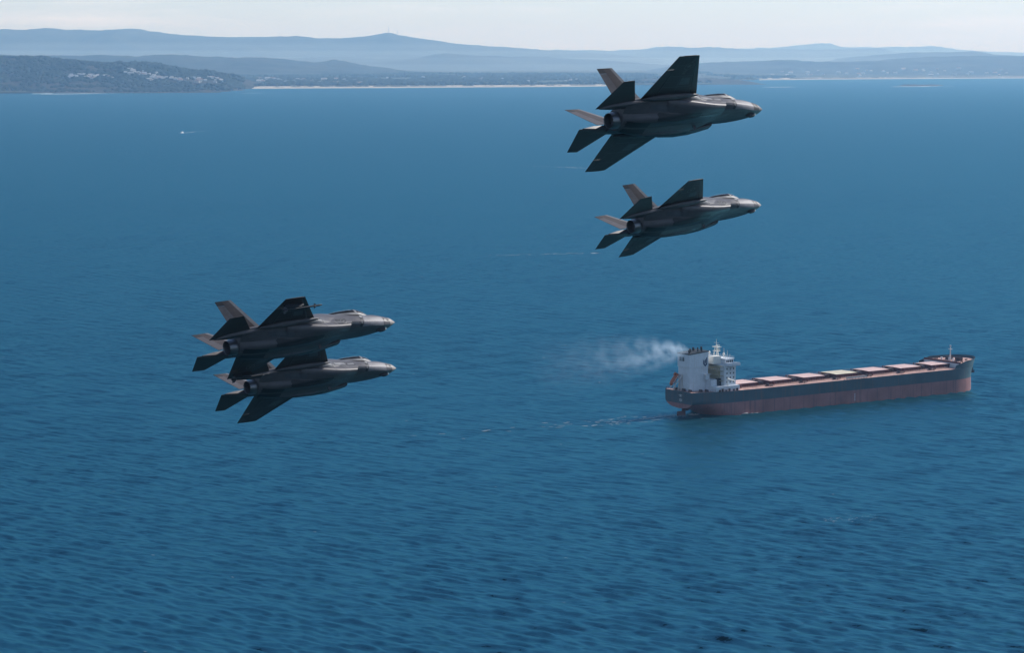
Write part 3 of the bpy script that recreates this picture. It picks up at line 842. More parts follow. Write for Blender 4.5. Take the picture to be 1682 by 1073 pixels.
GEO = {
 'A': dict(wl=(7.0, 1.2), wtl=(9.83, 5.33), wtt=(11.33, 5.36), wrt=(12.22, 1.2), stl=(13.8, 3.60), stt=(14.82, 3.52), sr=(12.1, 1.1), sai=(15.49, 1.1), sw=.47, vtl=(13.34, 2.17, 2.53), vtt=(14.58, 2.17, 2.54)),
 'C': dict(wl=(6.8, 1.2), wtl=(9.96, 6.37), wtt=(11.66, 6.36), wrt=(12.18, 1.2), stl=(13.83, 3.90), stt=(14.72, 3.84), sr=(12.05, 1.1), sai=(15.42, 1.1), sw=.39, vtl=(13.46, 2.23, 2.68), vtt=(14.71, 2.21, 2.70)),
}
def build_jet(kind, dark_nose):
    g = GEO[kind]
    t = empty('fighter_jet')
    fus = loft_body('fuselage', .62, 13.15, 84, JM['skin'], t, (True, True))
    loft_body('radome', 0, .615, 8, JM['radome_dark' if dark_nose else 'radome'], t, (False, True))
    # intakes: open-mouthed ducts hugging the flanks
    for sgn in (1, -1):
        stn = [(4.30, (.86, .56), (1.34, -.30), (1.12, -.50), (.56, -.56)), (5.2, (.92, .76), (1.52, -.36), (1.30, -.56), (.62, -.64)), (6.2, (1.0, .84), (1.72, -.36), (1.5, -.6), (.75, -.72)),
               (7.4, (1.15, .82), (1.92, -.26), (1.66, -.58), (.9, -.76)), (8.6, (1.2, .66), (1.98, -.05), (1.78, -.42), (1.0, -.76)), (9.8, (1.2, .5), (1.92, .1), (1.8, -.1), (1.0, -.66))]
        def rng4(c, r=.2, n=4):
            out = []
            c = [np.array(x) for x in c]
            for i in range(4):
                p, a, b = c[i], c[i - 1], c[(i + 1) % 4]
                pa = p + (a - p) * r * min(1, .5 / np.linalg.norm(a - p)) * 1.6; pb = p + (b - p) * r * min(1, .5 / np.linalg.norm(b - p)) * 1.6
                for k in range(n):
                    s = k / (n - 1); out.append((1 - s)**2 * pa + 2 * s * (1 - s) * p + s * s * pb)
            return out
        V, k = [], 16
        for s_ in stn:
            for j, p in enumerate(rng4(s_[1:])):
                rake = (1.6 * max(p[1], 0) + .5 * min(p[1], 0)) if s_[0] < 4.6 else (.3 * p[1] if s_[0] < 5.3 else 0)
                V.append(L3(s_[0] - rake, sgn * p[0], p[1]))
        Fc = [(i * k + j, i * k + (j + 1) % k, (i + 1) * k + (j + 1) % k, (i + 1) * k + j) for i in range(len(stn) - 1) for j in range(k)]
        b = MB(); b.add(V, Fc)
        inner = [(np.array(V[j]) + (np.mean([V[q] for q in range(k)], 0) - np.array(V[j])) * .09) for j in range(k)]
        deep = [p + np.array((-1.3, 0, 0)) for p in inner]
        o = len(b.V); b.V += [tuple(p) for p in inner] + [tuple(p) for p in deep]
        for j in range(k):
            b.F.append((j, (j + 1) % k, o + (j + 1) % k, o + j)); b.M.append(0)
            b.F.append((o + j, o + (j + 1) % k, o + k + (j + 1) % k, o + k + j)); b.M.append(1)
        b.F.append(tuple(o + k + j for j in range(k))); b.M.append(1)
        b.build('air_intake', [JM['skin'], JM['black']], t, smooth=40)
    # canopy, frame and bow
    def bubble(u0, u1, apex, wmax, grow=0.0):
        nu, na = 22, 13; V = []
        for i in range(nu):
            f = i / (nu - 1); u = u0 + (u1 - u0) * f
            prof = np.interp(f, [0, .12, .28, .45, .7, 1], [0, .42, .86, 1.0, .72, .18])
            prof = hermite([0, .12, .28, .45, .7, 1], [0, .42, .86, 1.0, .72, .18], np.array([f]))[0]
            base = hermite(US, SP[:, 0, 1], np.array([u]))[0] - .30
            top = base + .30 * min(1, f * 6) + apex * prof + grow
            hw = wmax * (min(1, (f * 2.6 + .06)) ** .6) * (1 - .35 * max(0, f - .55) / .45) + grow
            for j in range(na):
                a = math.pi * j / (na - 1)
                V.append(L3(u, hw * math.cos(a), base + (top - base) * math.sin(a) ** .85))
        Fc = [(i * na + j, i * na + j + 1, (i + 1) * na + j + 1, (i + 1) * na + j) for i in range(nu - 1) for j in range(na - 1)]
        return V, Fc, na
    V, Fc, na = bubble(1.80, 5.2, .40, .64)
    b = MB(); b.add(V, Fc); can = b.build('canopy', JM['canopy'], t, smooth=60)
    # sill and bow frame as slim proud strips over the glass
    V2, F2, _ = bubble(1.80, 5.2, .40, .64, .012)
    rows = len(V2) // na
    keep = [(i * na + j, i * na + j + 1, (i + 1) * na + j + 1, (i + 1) * na + j) for i in range(rows - 1) for j in range(na - 1) if j in (0, na - 2) or i in (8,) or i < 1]
    b = MB(); b.add(V2, keep); b.build('canopy_frame', JM['band'], can, smooth=60)
    # wings
    for sgn in (1, -1):
        def q(p, w): return (p[0], sgn * p[1], w)
        args = (q(g['wl'], .28), q(g['wrt'], .28), q(g['wtl'], .33), q(g['wtt'], .33))
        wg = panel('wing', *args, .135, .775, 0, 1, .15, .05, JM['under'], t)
        panel('leading_edge_flap', *args, 0, .130, .17, .995, .15, .05, JM['dark'], wg)
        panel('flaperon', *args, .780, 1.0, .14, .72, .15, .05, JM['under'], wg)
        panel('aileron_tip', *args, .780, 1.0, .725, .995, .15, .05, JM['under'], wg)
        s_args = (q(g['sr'], .30), q(g['sai'], .30), q(g['stl'], g['sw']), q(g['stt'], g['sw']))
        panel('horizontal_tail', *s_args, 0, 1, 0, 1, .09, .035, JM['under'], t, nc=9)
        rlv = (11.15, sgn * 1.16, .40); rtv = (13.45, sgn * 1.16, .40)
        tl, tt = g['vtl'], g['vtt']
        v_args = (rlv, rtv, (tl[0], sgn * tl[1], tl[2]), (tt[0], sgn * tt[1], tt[2]))
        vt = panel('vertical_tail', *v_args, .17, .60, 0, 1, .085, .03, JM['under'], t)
        panel('leading_edge', *v_args, 0, .166, 0, 1, .085, .03, JM['band'], vt)
        panel('rudder', *v_args, .606, 1.0, .12, .86, .085, .03, JM['skin'], vt)
        panel('rudder_tip', *v_args, .606, 1.0, .865, 1.0, .085, .03, JM['dark'], vt)
        # tail boom carrying the stabilator
        b = MB(); V = []
        bs = [(11.6, 1.30, 1.80, .12, .52), (13.0, 1.12, 1.72, .10, .56), (14.2, 1.02, 1.52, .16, .48), (15.1, 1.02, 1.22, .24, .36)]
        for u, va, vb, wa, wb in bs:
            for (v, w) in ((va, wa + .06), (va + .08, wa), (vb - .08, wa), (vb, wa + .1), (vb, wb - .1), (vb - .1, wb), (va + .1, wb), (va, wb - .06)):
                V.append(L3(u, sgn * v, w))
        b.add(V, [(i * 8 + j, i * 8 + (j + 1) % 8, (i + 1) * 8 + (j + 1) % 8, (i + 1) * 8 + j) for i in range(3) for j in range(8)] + [tuple(range(8)), tuple(range(24, 32))])
        b.build('tail_boom', JM['skin'], t, smooth=40)
        # weapons bay bulge
        V = []; n = 26; k = 10
        for i in range(n):
            f = i / (n - 1); u = 6.2 + 6.0 * f
            r = (math.sin(math.pi * f) ** .55) * .34 + .01
            cv, cw = .80 - .12 * f, -.52 + .06 * f
            for j in range(k):
                a = 2 * math.pi * j / k
                V.append(L3(u, sgn * (cv + r * 1.15 * math.cos(a)), cw + r * 1.25 * math.sin(a)))
        b = MB(); b.add(V, [(i * k + j, i * k + (j + 1) % k, (i + 1) * k + (j + 1) % k, (i + 1) * k + j) for i in range(n - 1) for j in range(k)])
        b.build('weapon_bay_bulge', JM['skin'], t, smooth=60)
        # long shoulder fairing under the wing root
        V = []
        for i in range(n):
            f = i / (n - 1); u = 7.2 + 4.9 * f
            r = (math.sin(math.pi * f) ** .6) * .20 + .005
            for j in range(k):
                a = 2 * math.pi * j / k
                V.append(L3(u, sgn * (2.12 - .1 * f + r * 1.3 * math.cos(a)), .16 + r * math.sin(a)))
        b = MB(); b.add(V, [(i * k + j, i * k + (j + 1) % k, (i + 1) * k + (j + 1) % k, (i + 1) * k + j) for i in range(n - 1) for j in range(k)])
        b.build('wing_root_fairing', JM['skin'], t, smooth=60)
    # engine nozzle with petals
    b = MB(); k = 30; V = []
    prof = [(12.5, .60), (13.15, .58), (13.5, .55), (13.72, .51)]
    for u, r in prof:
        for j in range(k): a = 2 * math.pi * j / k; V.append(L3(u, r * math.cos(a), .06 + r * math.sin(a)))
    for j in range(k): a = 2 * math.pi * j / k; V.append(L3(13.74 + (.05 if j % 2 else -.01), .50 * math.cos(a), .06 + .50 * math.sin(a)))
    for u, r in ((13.68, .46), (13.25, .43)):
        for j in range(k): a = 2 * math.pi * j / k; V.append(L3(u, r * math.cos(a), .06 + r * math.sin(a)))
    nr = 7
    Fc = [(i * k + j, i * k + (j + 1) % k, (i + 1) * k + (j + 1) % k, (i + 1) * k + j) for i in range(nr - 1) for j in range(k)] + [tuple((nr - 1) * k + j for j in range(k))]
    b.add(V, Fc, 0); b.M = [0 if i < (nr - 2) * k else 1 for i in range(len(Fc))]
    b.build('nozzle', [JM['nozzle'], JM['nozzle_in']], t, smooth=40)
    # faceted sensor housing under the nose
    b = MB()
    top = [L3(.75, 0, -.24), L3(1.05, -.17, -.28), L3(1.55, -.16, -.34), L3(1.85, 0, -.38), L3(1.55, .16, -.34), L3(1.05, .17, -.28)]
    low = [L3(.92, 0, -.44), L3(1.08, -.11, -.50), L3(1.45, -.10, -.54), L3(1.65, 0, -.52), L3(1.45, .10, -.54), L3(1.08, .11, -.50)]
    b.add(top + low, [(i, (i + 1) % 6, 6 + (i + 1) % 6, 6 + i) for i in range(6)] + [tuple(range(6, 12))])
    b.M[0] = b.M[5] = 1
    b.build('sensor_turret', [JM['dark'], JM['sensor']], t)
    # blade aerials and drain masts on the belly
    for (u, v) in ((6.3, .3),):
        MB().prism([(8 - u, -.6), (8 - u - .3, -.6), (8 - u - .32, -.98), (8 - u - .18, -.98)], 'y', v - .02, v + .02).build('blade_aerial', JM['skin'], t)
    return t, fus

def bvh_of(root, names):
    bm = bmesh.new()
    def walk(o):
        if stem(o.name) in names and o.type == 'MESH': bm.from_mesh(o.data)
        for c in o.children: walk(c)
    walk(root)
    bv = BVHTree.FromBMesh(bm); bm.free()
    return bv

def add_common_marks(t, kind, dark_nose):
    bv = bvh_of(t, {'fuselage', 'air_intake', 'radome'})
    m = JM
    # dark stripe behind the nose panel, nose panel itself, windows and small fairings
    decal('nose_stripe', bv, [[(2.95, .62), (3.18, .66), (3.50, -.30), (3.28, -.32)]], 'R', m['dark'], t)
    decal('nose_panel', bv, [[(1.22, .34), (2.92, .60), (3.24, -.32), (1.30, -.30)]], 'R', m['panel'], t)
    decal('radome_band', bv, [[(.64, .30), (1.16, .46), (1.22, -.28), (.64, -.20)]], 'R', m['dark'] if dark_nose else m['skin'], t)
    decal('sensor_window', bv, [circle(3.12, .46, .11, 12)], 'R', m['white'], t, eps=.02)  # white disc: a small highlight on the stripe, painted as a window
    decal('sensor_window', bv, [circle(3.34, -.10, .08, 12)], 'R', m['band'], t, eps=.02)
    decal('air_data_port', bv, [circle(1.15, .16, .055, 10)], 'R', m['black'], t, eps=.02)
    decal('air_data_port', bv, [[(.72, .10), (.92, .14), (.92, .03), (.76, -.01)]], 'R', m['black'], t, eps=.02)
    for cu, cv, r in ((6.6, .9, .10), (7.5, .55, .12), (5.4, .35, .07)):
        decal('belly_vent', bv, [circle(cu, cv, r, 10, .6)], 'B', m['black'], t)
    bb = bvh_of(t, {'fuselage', 'air_intake', 'weapon_bay_bulge'})
    for sg in (1, -1):
        def saw(u0, u1, v0, v1, n=5, d=.09):
            P = [(u0 + (d if k % 2 else 0), sg * (v0 + (v1 - v0) * k / n)) for k in range(n + 1)]
            return P + [(u1 - (d if k % 2 else 0), sg * (v0 + (v1 - v0) * k / n)) for k in range(n, -1, -1)]
        decal('weapon_bay_door', bb, [saw(6.7, 10.6, .36, .74)], 'B', m['panel2'], t, eps=.014)
        decal('weapon_bay_door', bb, [saw(6.7, 10.6, .78, 1.22)], 'B', m['dark'], t, eps=.014)
        decal('gear_door', bb, [saw(9.2, 11.2, 1.30, 1.62, 3)], 'B', m['panel2'], t, eps=.014)
        decal('engine_door', bb, [saw(10.9, 12.9, .10, .60, 4)], 'B', m['dark'], t, eps=.014)
        decal('access_hatch', bb, [saw(5.5, 6.4, .25, .6, 3, .05)], 'B', m['panel2'], t, eps=.014)
    decal('flank_panel', bv, [[(6.7, .5), (8.9, .52), (9.1, .1), (6.9, .02)]], 'R', m['panel2'], t, eps=.014)
    decal('flank_panel', bv, [[(9.3, .42), (11.4, .46), (11.5, .22), (9.4, .12)]], 'R', m['dark'], t, eps=.014)
    decal('belly_light', bv, [circle(5.0, .62, .055, 8)], 'B', m['white'], t)
    decal('belly_seam', bv, [[(6.0, .05), (12.4, .05), (12.4, .085), (6.0, .085)]], 'B', m['dark'], t, sub=4)
    g = GEO[kind]
    bw = bvh_of(t, {'wing', 'leading_edge_flap', 'flaperon', 'aileron_tip'})
    def wp(c, sp, sg):
        le = np.array(g['wl']) + (np.array(g['wtl']) - np.array(g['wl'])) * sp; te = np.array(g['wrt']) + (np.array(g['wtt']) - np.array(g['wrt'])) * sp
        q_ = le + (te - le) * c; return (q_[0], sg * q_[1])
    for sg in (1, -1):
        for c, w_ in ((.15, .006), (.76, .006), (.45, .005)):
            decal('wing_seam', bw, [[wp(c - w_, .24, sg), wp(c - w_, .97, sg), wp(c + w_, .97, sg), wp(c + w_, .24, sg)]], 'B', m['panel2'], t, eps=.008)
        for sp in (.36, .58, .80):
            decal('wing_seam', bw, [[wp(.15, sp - .005, sg), wp(.76, sp - .005, sg), wp(.76, sp + .005, sg), wp(.15, sp + .005, sg)]], 'B', m['panel2'], t, eps=.008)
        decal('wing_panel', bw, [[wp(.2, .40, sg), wp(.42, .40, sg), wp(.42, .55, sg), wp(.2, .55, sg)]], 'B', m['panel2'], t, eps=.006)
    for u_, w0, w1 in ((6.6, -.3, .75), (9.15, .05, .6), (11.6, .2, .55), (5.6, -.3, .1)):
        decal('flank_seam', bv, [[(u_, w0), (u_ + .06, w0), (u_ + .16, w1), (u_ + .10, w1)]], 'R', m['band'], t, eps=.018)
    decal('flank_seam', bv, [[(3.6, -.12), (9.0, .24), (9.0, .29), (3.6, -.06)]], 'R', m['band'], t, eps=.016)
    return bv

def us_marks(t, bv, bw):
    m = JM
    f1, i1 = frame(4.35, 5.12, .16, .52, .05)
    decal('access_panel', bv, f1, 'R', m['dark'], t, eps=.016)
    decal('access_panel', bv, [i1], 'R', m['band'], t, eps=.012)
    f2, i2 = frame(5.2, 6.45, .18, .62, .05)
    decal('access_panel', bv, f2, 'R', m['dark'], t, eps=.016)
    decal('access_panel', bv, [i2], 'R', m['band'], t, eps=.012)
    def star(cu, cv, r):
        P = [(cu + (r if k % 2 == 0 else r * .38) * math.cos(math.pi * k / 5), cv + (r if k % 2 == 0 else r * .38) * math.sin(math.pi * k / 5)) for k in range(10)]
        return [[P[i], P[(i + 1) % 10], (cu, cv)] for i in range(10)]
    cu, cv = 10.1, 5.25
    polys = star(cu, cv, .26) + ring(cu, cv, .33, .37)
    for s in (1, -1):
        a, b2 = cv + s * .37, cv + s * .80
        polys += [[(cu - .10, a), (cu - .10, b2), (cu - .065, b2), (cu - .065, a)], [(cu + .065, a), (cu + .065, b2), (cu + .10, b2), (cu + .10, a)], [(cu - .02, a), (cu - .02, b2), (cu + .02, b2), (cu + .02, a)], [(cu - .10, b2), (cu + .10, b2), (cu + .10, b2 + .03 * s), (cu - .10, b2 + .03 * s)]]
    decal('star_insignia', bw, polys, 'B', m['mark'], t, sub=0, eps=.01)

def kangaroo(cu, ca, s):
    P = [(-.50, -.02), (-.30, .10), (-.05, .24), (.16, .26), (.30, .40), (.46, .44), (.40, .30), (.30, .20), (.26, .06), (.34, -.06), (.26, -.08), (.14, .02), (.02, -.10), (.16, -.34), (.30, -.38), (.04, -.42), (-.12, -.20), (-.24, -.04)]
    return [(cu - x * s, ca + y * s) for x, y in P]
def au_marks(t, bv, bw):
    m = JM
    decal('roundel', bv, ring(4.9, .08, .20, .24), 'R', m['mark'], t, sub=0, eps=.016)
    decal('roundel', bv, [kangaroo(4.9, .08, .28)], 'R', m['mark'], t, sub=0, eps=.016)
    decal('roundel_patch', bv, [[(4.62, -.20), (5.5, -.20), (5.5, .36), (4.62, .36)]], 'R', m['dark'], t, eps=.011)
    for s in (1, -1):
        decal('wing_roundel', bw, ring(10.1, s * 3.9, .28, .34) + [kangaroo(10.1, s * 3.9, .38)], 'B', m['mark'], t, sub=0, eps=.01)

def wing_w(kind, v):
    g = GEO[kind]; return .28 + .05 * (v - 1.2) / (g['wtl'][1] - 1.2)
def add_pylons(t):
    for sgn in (1, -1):
        v = 4.62; y = -sgn * v; w = wing_w('A', v)
        b = MB()
        b.prism([(8 - 9.75, w - .04), (8 - 11.2, w - .04), (8 - 11.15, w - .30), (8 - 10.0, w - .34), (8 - 9.7, w - .26)], 'y', y - .05, y + .05)
        py = b.build('pylon', JM['dark'], t)
        b = MB(); c = w - .44; r = .064
        b.tube((8 - 8.55, y, c), (8 - 11.45, y, c), r, n=12)
        b.tube((8 - 8.33, y, c), (8 - 8.55, y, c), .03, r, n=12)
        b.build('missile', JM['dark'], py, smooth=40)
        for (u0, u1, sp) in ((8.8, 9.0, .16), (11.05, 11.4, .24)):
            b = MB()
            for a in (math.pi / 4, 3 * math.pi / 4):
                d = np.array((math.cos(a), math.sin(a))) * sp
                for s2 in (1, -1):
                    p0 = np.array((y, c)) + s2 * d * .2; p1 = np.array((y, c)) + s2 * d
                    n2 = np.array((-d[1], d[0])) / sp * .008
                    V = []
                    for (u, p) in ((u0, p0), (u1, p0), (u1, p1), ((u0 + u1) / 2, p1)):
                        for q_ in (1, -1): V.append((8 - u, p[0] + q_ * n2[0], p[1] + q_ * n2[1]))
                    b.add(V, [(0, 2, 4, 6), (1, 7, 5, 3), (0, 1, 3, 2), (2, 3, 5, 4), (4, 5, 7, 6), (6, 7, 1, 0)])
            b.build('missile_fins', JM['panel2'], py)

# camera-frame poses (right, depth, up) measured from the photograph's outlines
CF = Matrix(((1, 0, 0), (0, math.cos(PIT), math.sin(PIT)), (0, -math.sin(PIT), math.cos(PIT))))
POSES = [
 ('C', (10.884, 171.067, 14.059), (.790, .604, .109), (-.406, .380, .831), 'dark grey fighter jet flying highest, with long wings and a dark mottled nose'),
 ('A', (13.503, 197.66, 8.397), (.777, .611, .153), (-.427, .332, .841), 'dark grey fighter jet flying just below the topmost jet, with short clean wings'),
 ('A', (-14.681, 176.492, -.767), (.799, .587, .133), (-.400, .353, .846), 'dark grey fighter jet with missiles under its wingtips, upper of the overlapping pair'),
 ('C', (-15.529, 197.855, -4.122), (.796, .597, .101), (-.390, .378, .839), 'dark grey fighter jet partly hidden behind the missile-carrying jet, lower of the pair'),
]
def build_jets():
    for kind, pos, fwd, up, label in POSES:
        dark_nose = label.endswith('mottled nose')
        t, fus = build_jet(kind, dark_nose)
        tag(t, label, 'fighter jet', 'fighter jets in formation')
        bv = add_common_marks(t, kind, dark_nose)
        bw = bvh_of(t, {'wing', 'leading_edge_flap', 'flaperon', 'aileron_tip'})
        if kind == 'C': us_marks(t, bv, bw)
        else: au_marks(t, bv, bw)
        if 'missiles under' in label: add_pylons(t)
        f = (CF @ Vector(fwd)).normalized(); u = (CF @ Vector(up)); u = (u - f * u.dot(f)).normalized(); l = u.cross(f)
        loc = CF @ Vector(pos) + Vector((0, 0, CAMH))
        t.matrix_world = Matrix(((f.x, l.x, u.x, loc.x), (f.y, l.y, u.y, loc.y), (f.z, l.z, u.z, loc.z), (0, 0, 0, 1)))
build_jets()

# ---------------------------------------------------------------- bulk carrier
# local axes: x forward from the transom, y to port, z up from the waterline
SM = dict(
    top=mat('hull_blue_black', (0.036, 0.068, 0.088), 0.6, var=0.25, scale=0.06, stain=((0.15, 0.085, 0.06), (0.9, 0.9, 0.03), 0.65)),
    boot=mat('hull_red_antifouling', (0.29, 0.125, 0.12), 0.65, var=0.25, scale=0.07, stain=((0.075, 0.06, 0.075), (0.55, 0.55, 0.02), 0.85)),
    deck=mat('deck_red_paint', (0.50, 0.30, 0.25), 0.8, var=0.2, scale=0.25, stain=((0.22, 0.09, 0.07), (0.2, 0.2, 0.2), 0.8)),
    hatch=mat('hatch_pale_red', (0.62, 0.43, 0.40), 0.75, var=0.08, scale=0.15, stain=((0.45, 0.28, 0.25), (0.08, 0.3, 0.1), 0.5)),
    hatch_y=mat('hatch_faded_yellow', (0.60, 0.54, 0.40), 0.75, var=0.1, scale=0.15, stain=((0.60, 0.44, 0.40), (0.1, 0.2, 0.1), 0.8)),
    coam=mat('coaming_maroon', (0.13, 0.045, 0.045), 0.7, var=0.2, scale=0.4),
    white=mat('house_shade_white', (0.62, 0.66, 0.71), 0.55, var=0.08, scale=0.3, stain=((0.45, 0.38, 0.30), (0.7, 0.7, 0.06), 0.35)),  # bluish tint puts the blue of shadow into the white paint
    lit_cream=mat('house_sunlit_cream', (0.80, 0.77, 0.70), 0.55, var=0.04, scale=0.3),  # white warmed and lightened: sunlight on the chart house put into the colour
    ochre=mat('engine_casing_ochre', (0.40, 0.36, 0.25), 0.6, var=0.12, scale=0.3),
    black=mat('soot_black', (0.015, 0.015, 0.017), 0.6),
    emblem=mat('funnel_emblem_blue', (0.012, 0.035, 0.10), 0.5),
    steel=mat('mast_paint', (0.62, 0.58, 0.56), 0.5),
    dark=mat('deck_machinery', (0.06, 0.035, 0.035), 0.6, var=0.3, scale=1.0),
    window=glass('bridge_glass', (0.01, 0.013, 0.016)),
    orange=mat('lifeboat_orange', (0.38, 0.10, 0.04), 0.5, var=0.1),
    brown=mat('rudder_red', (0.12, 0.05, 0.045), 0.7, var=0.3, scale=0.4),
    rail=mat('rail_paint', (0.45, 0.30, 0.27), 0.6),
)
HB, ZD, ZBOT = 16.13, 13.9, -2.4
def deck_z(u):
    u = np.asarray(u, float)
    return ZD + np.interp(u, [0, 18, 40, 196, 203, 226], [.5, .1, 0, 0, .2, 1.2])
def stem_u(z): return 223.0 + 3.6 * np.clip((z - 7.5) / 11, 0, 1.3) ** 1.3
def half_b(u, z):
    u, z = np.asarray(u, float), np.asarray(z, float)
    k = np.clip((z - 2) / 14, 0, 1)
    le = 25 - 2 * k; us = stem_u(z)
    t = np.clip((u - (us - le)) / le, 0, 1)
    b = HB * (1 - t ** 2.1) ** (.5 + .08 * k)
    # stern: counter rises above the water
    zb = np.interp(u, [0, 4, 10, 17, 26], [4.4, 3.9, 2.4, -1.0, -9])
    bm = np.interp(u, [0, 8, 25, 45], [12.6, 13.8, 15.6, HB])
    h = np.interp(u, [0, 10, 26, 60], [5.0, 8.0, 12.0, 6.0])
    s = np.clip((z - zb) / h, 0, 1)
    b2 = bm * (1 - (1 - s) ** 2.2) ** .5
    return np.minimum(b, b2)
def hull_sheet(z_of, nz):
    us = np.concatenate([np.linspace(0, 30, 26), np.linspace(34, 180, 22), np.linspace(184, 226.6, 44)])
    return us
def build_hull(parent):
    n1 = 84
    for name, m, f0, f1, nz in (('hull_bottom', SM['boot'], lambda u: np.full_like(u, ZBOT), lambda u: np.full_like(u, 7.35), 12),
                                ('hull_topside', SM['top'], lambda u: np.full_like(u, 7.35), lambda u: deck_z(u), 10)):
        s = np.concatenate([np.linspace(0, .14, 24), np.linspace(.16, .8, 22), 1 - np.linspace(.19, 0, 46) ** 1.35 * (.19 ** -.35)])
        b = MB()
        for side in (-1, 1):
            V = []
            for ss in s:
                for k in range(nz + 1):
                    f = k / nz
                    ug = ss * 223.0
                    z0, z1 = f0(np.array([ug]))[0], f1(np.array([ug]))[0]
                    zb = float(np.interp(ug, [0, 4, 10, 17, 26], [4.4, 3.9, 2.4, -1.0, -9]))
                    z = max(z0 + (z1 - z0) * f, min(zb, z1))
                    u = ss * float(stem_u(z))
                    V.append((u, side * float(half_b(u, z)), z))
            n = nz + 1
            Fc = [(i * n + j, i * n + j + 1, (i + 1) * n + j + 1, (i + 1) * n + j) for i in range(len(s) - 1) for j in range(nz)]
            b.add(V, Fc)
            if side == -1: ringA = [V[j] for j in range(n)]
            else:
                ringB = [V[j] for j in range(n)]
        # transom
        V = ringA + ringB; n = len(ringA)
        b.add(V, [(j, j + 1, n + j + 1, n + j) for j in range(n - 1)])
        me = b.mesh(name, m)
        bm = bmesh.new(); bm.from_mesh(me)
        bmesh.ops.remove_doubles(bm, verts=bm.verts, dist=.004)
        bmesh.ops.dissolve_degenerate(bm, edges=bm.edges, dist=.002)
        bmesh.ops.recalc_face_normals(bm, faces=bm.faces)
        bm.to_mesh(me); bm.free()
        me.polygons.foreach_set('use_smooth', [True] * len(me.polygons)); me.set_sharp_from_angle(angle=R(40))
        link(bpy.data.objects.new(name, me), parent)

def deck_plate(name, u0, u1, dz, m, parent, inset=0.02, zf=None, n=60):
    us = np.linspace(u0, u1, n)
    V = []
    for u in us:
        z = float(deck_z(u)) if zf is None else zf(u)
        hb = max(float(half_b(min(u, float(stem_u(z)) - .05), z)) - inset, .05)
        V += [(u, -hb, z + dz), (u, hb, z + dz)]
    b = MB(); b.add(V, [(2 * i, 2 * i + 2, 2 * i + 3, 2 * i + 1) for i in range(n - 1)])
    return b.build(name, m, parent)

def rail(b, pts, h=1.1, step=None):
    for a, c in zip(pts[:-1], pts[1:]):
        a, c = Vector(a), Vector(c)
        for f in (.45, 1.0):
            b.tube(a + Vector((0, 0, h * f)), c + Vector((0, 0, h * f)), .045, n=4)
        b.tube(a, a + Vector((0, 0, h)), .05, n=4)
    b.tube(pts[-1], Vector(pts[-1]) + Vector((0, 0, h)), .05, n=4)

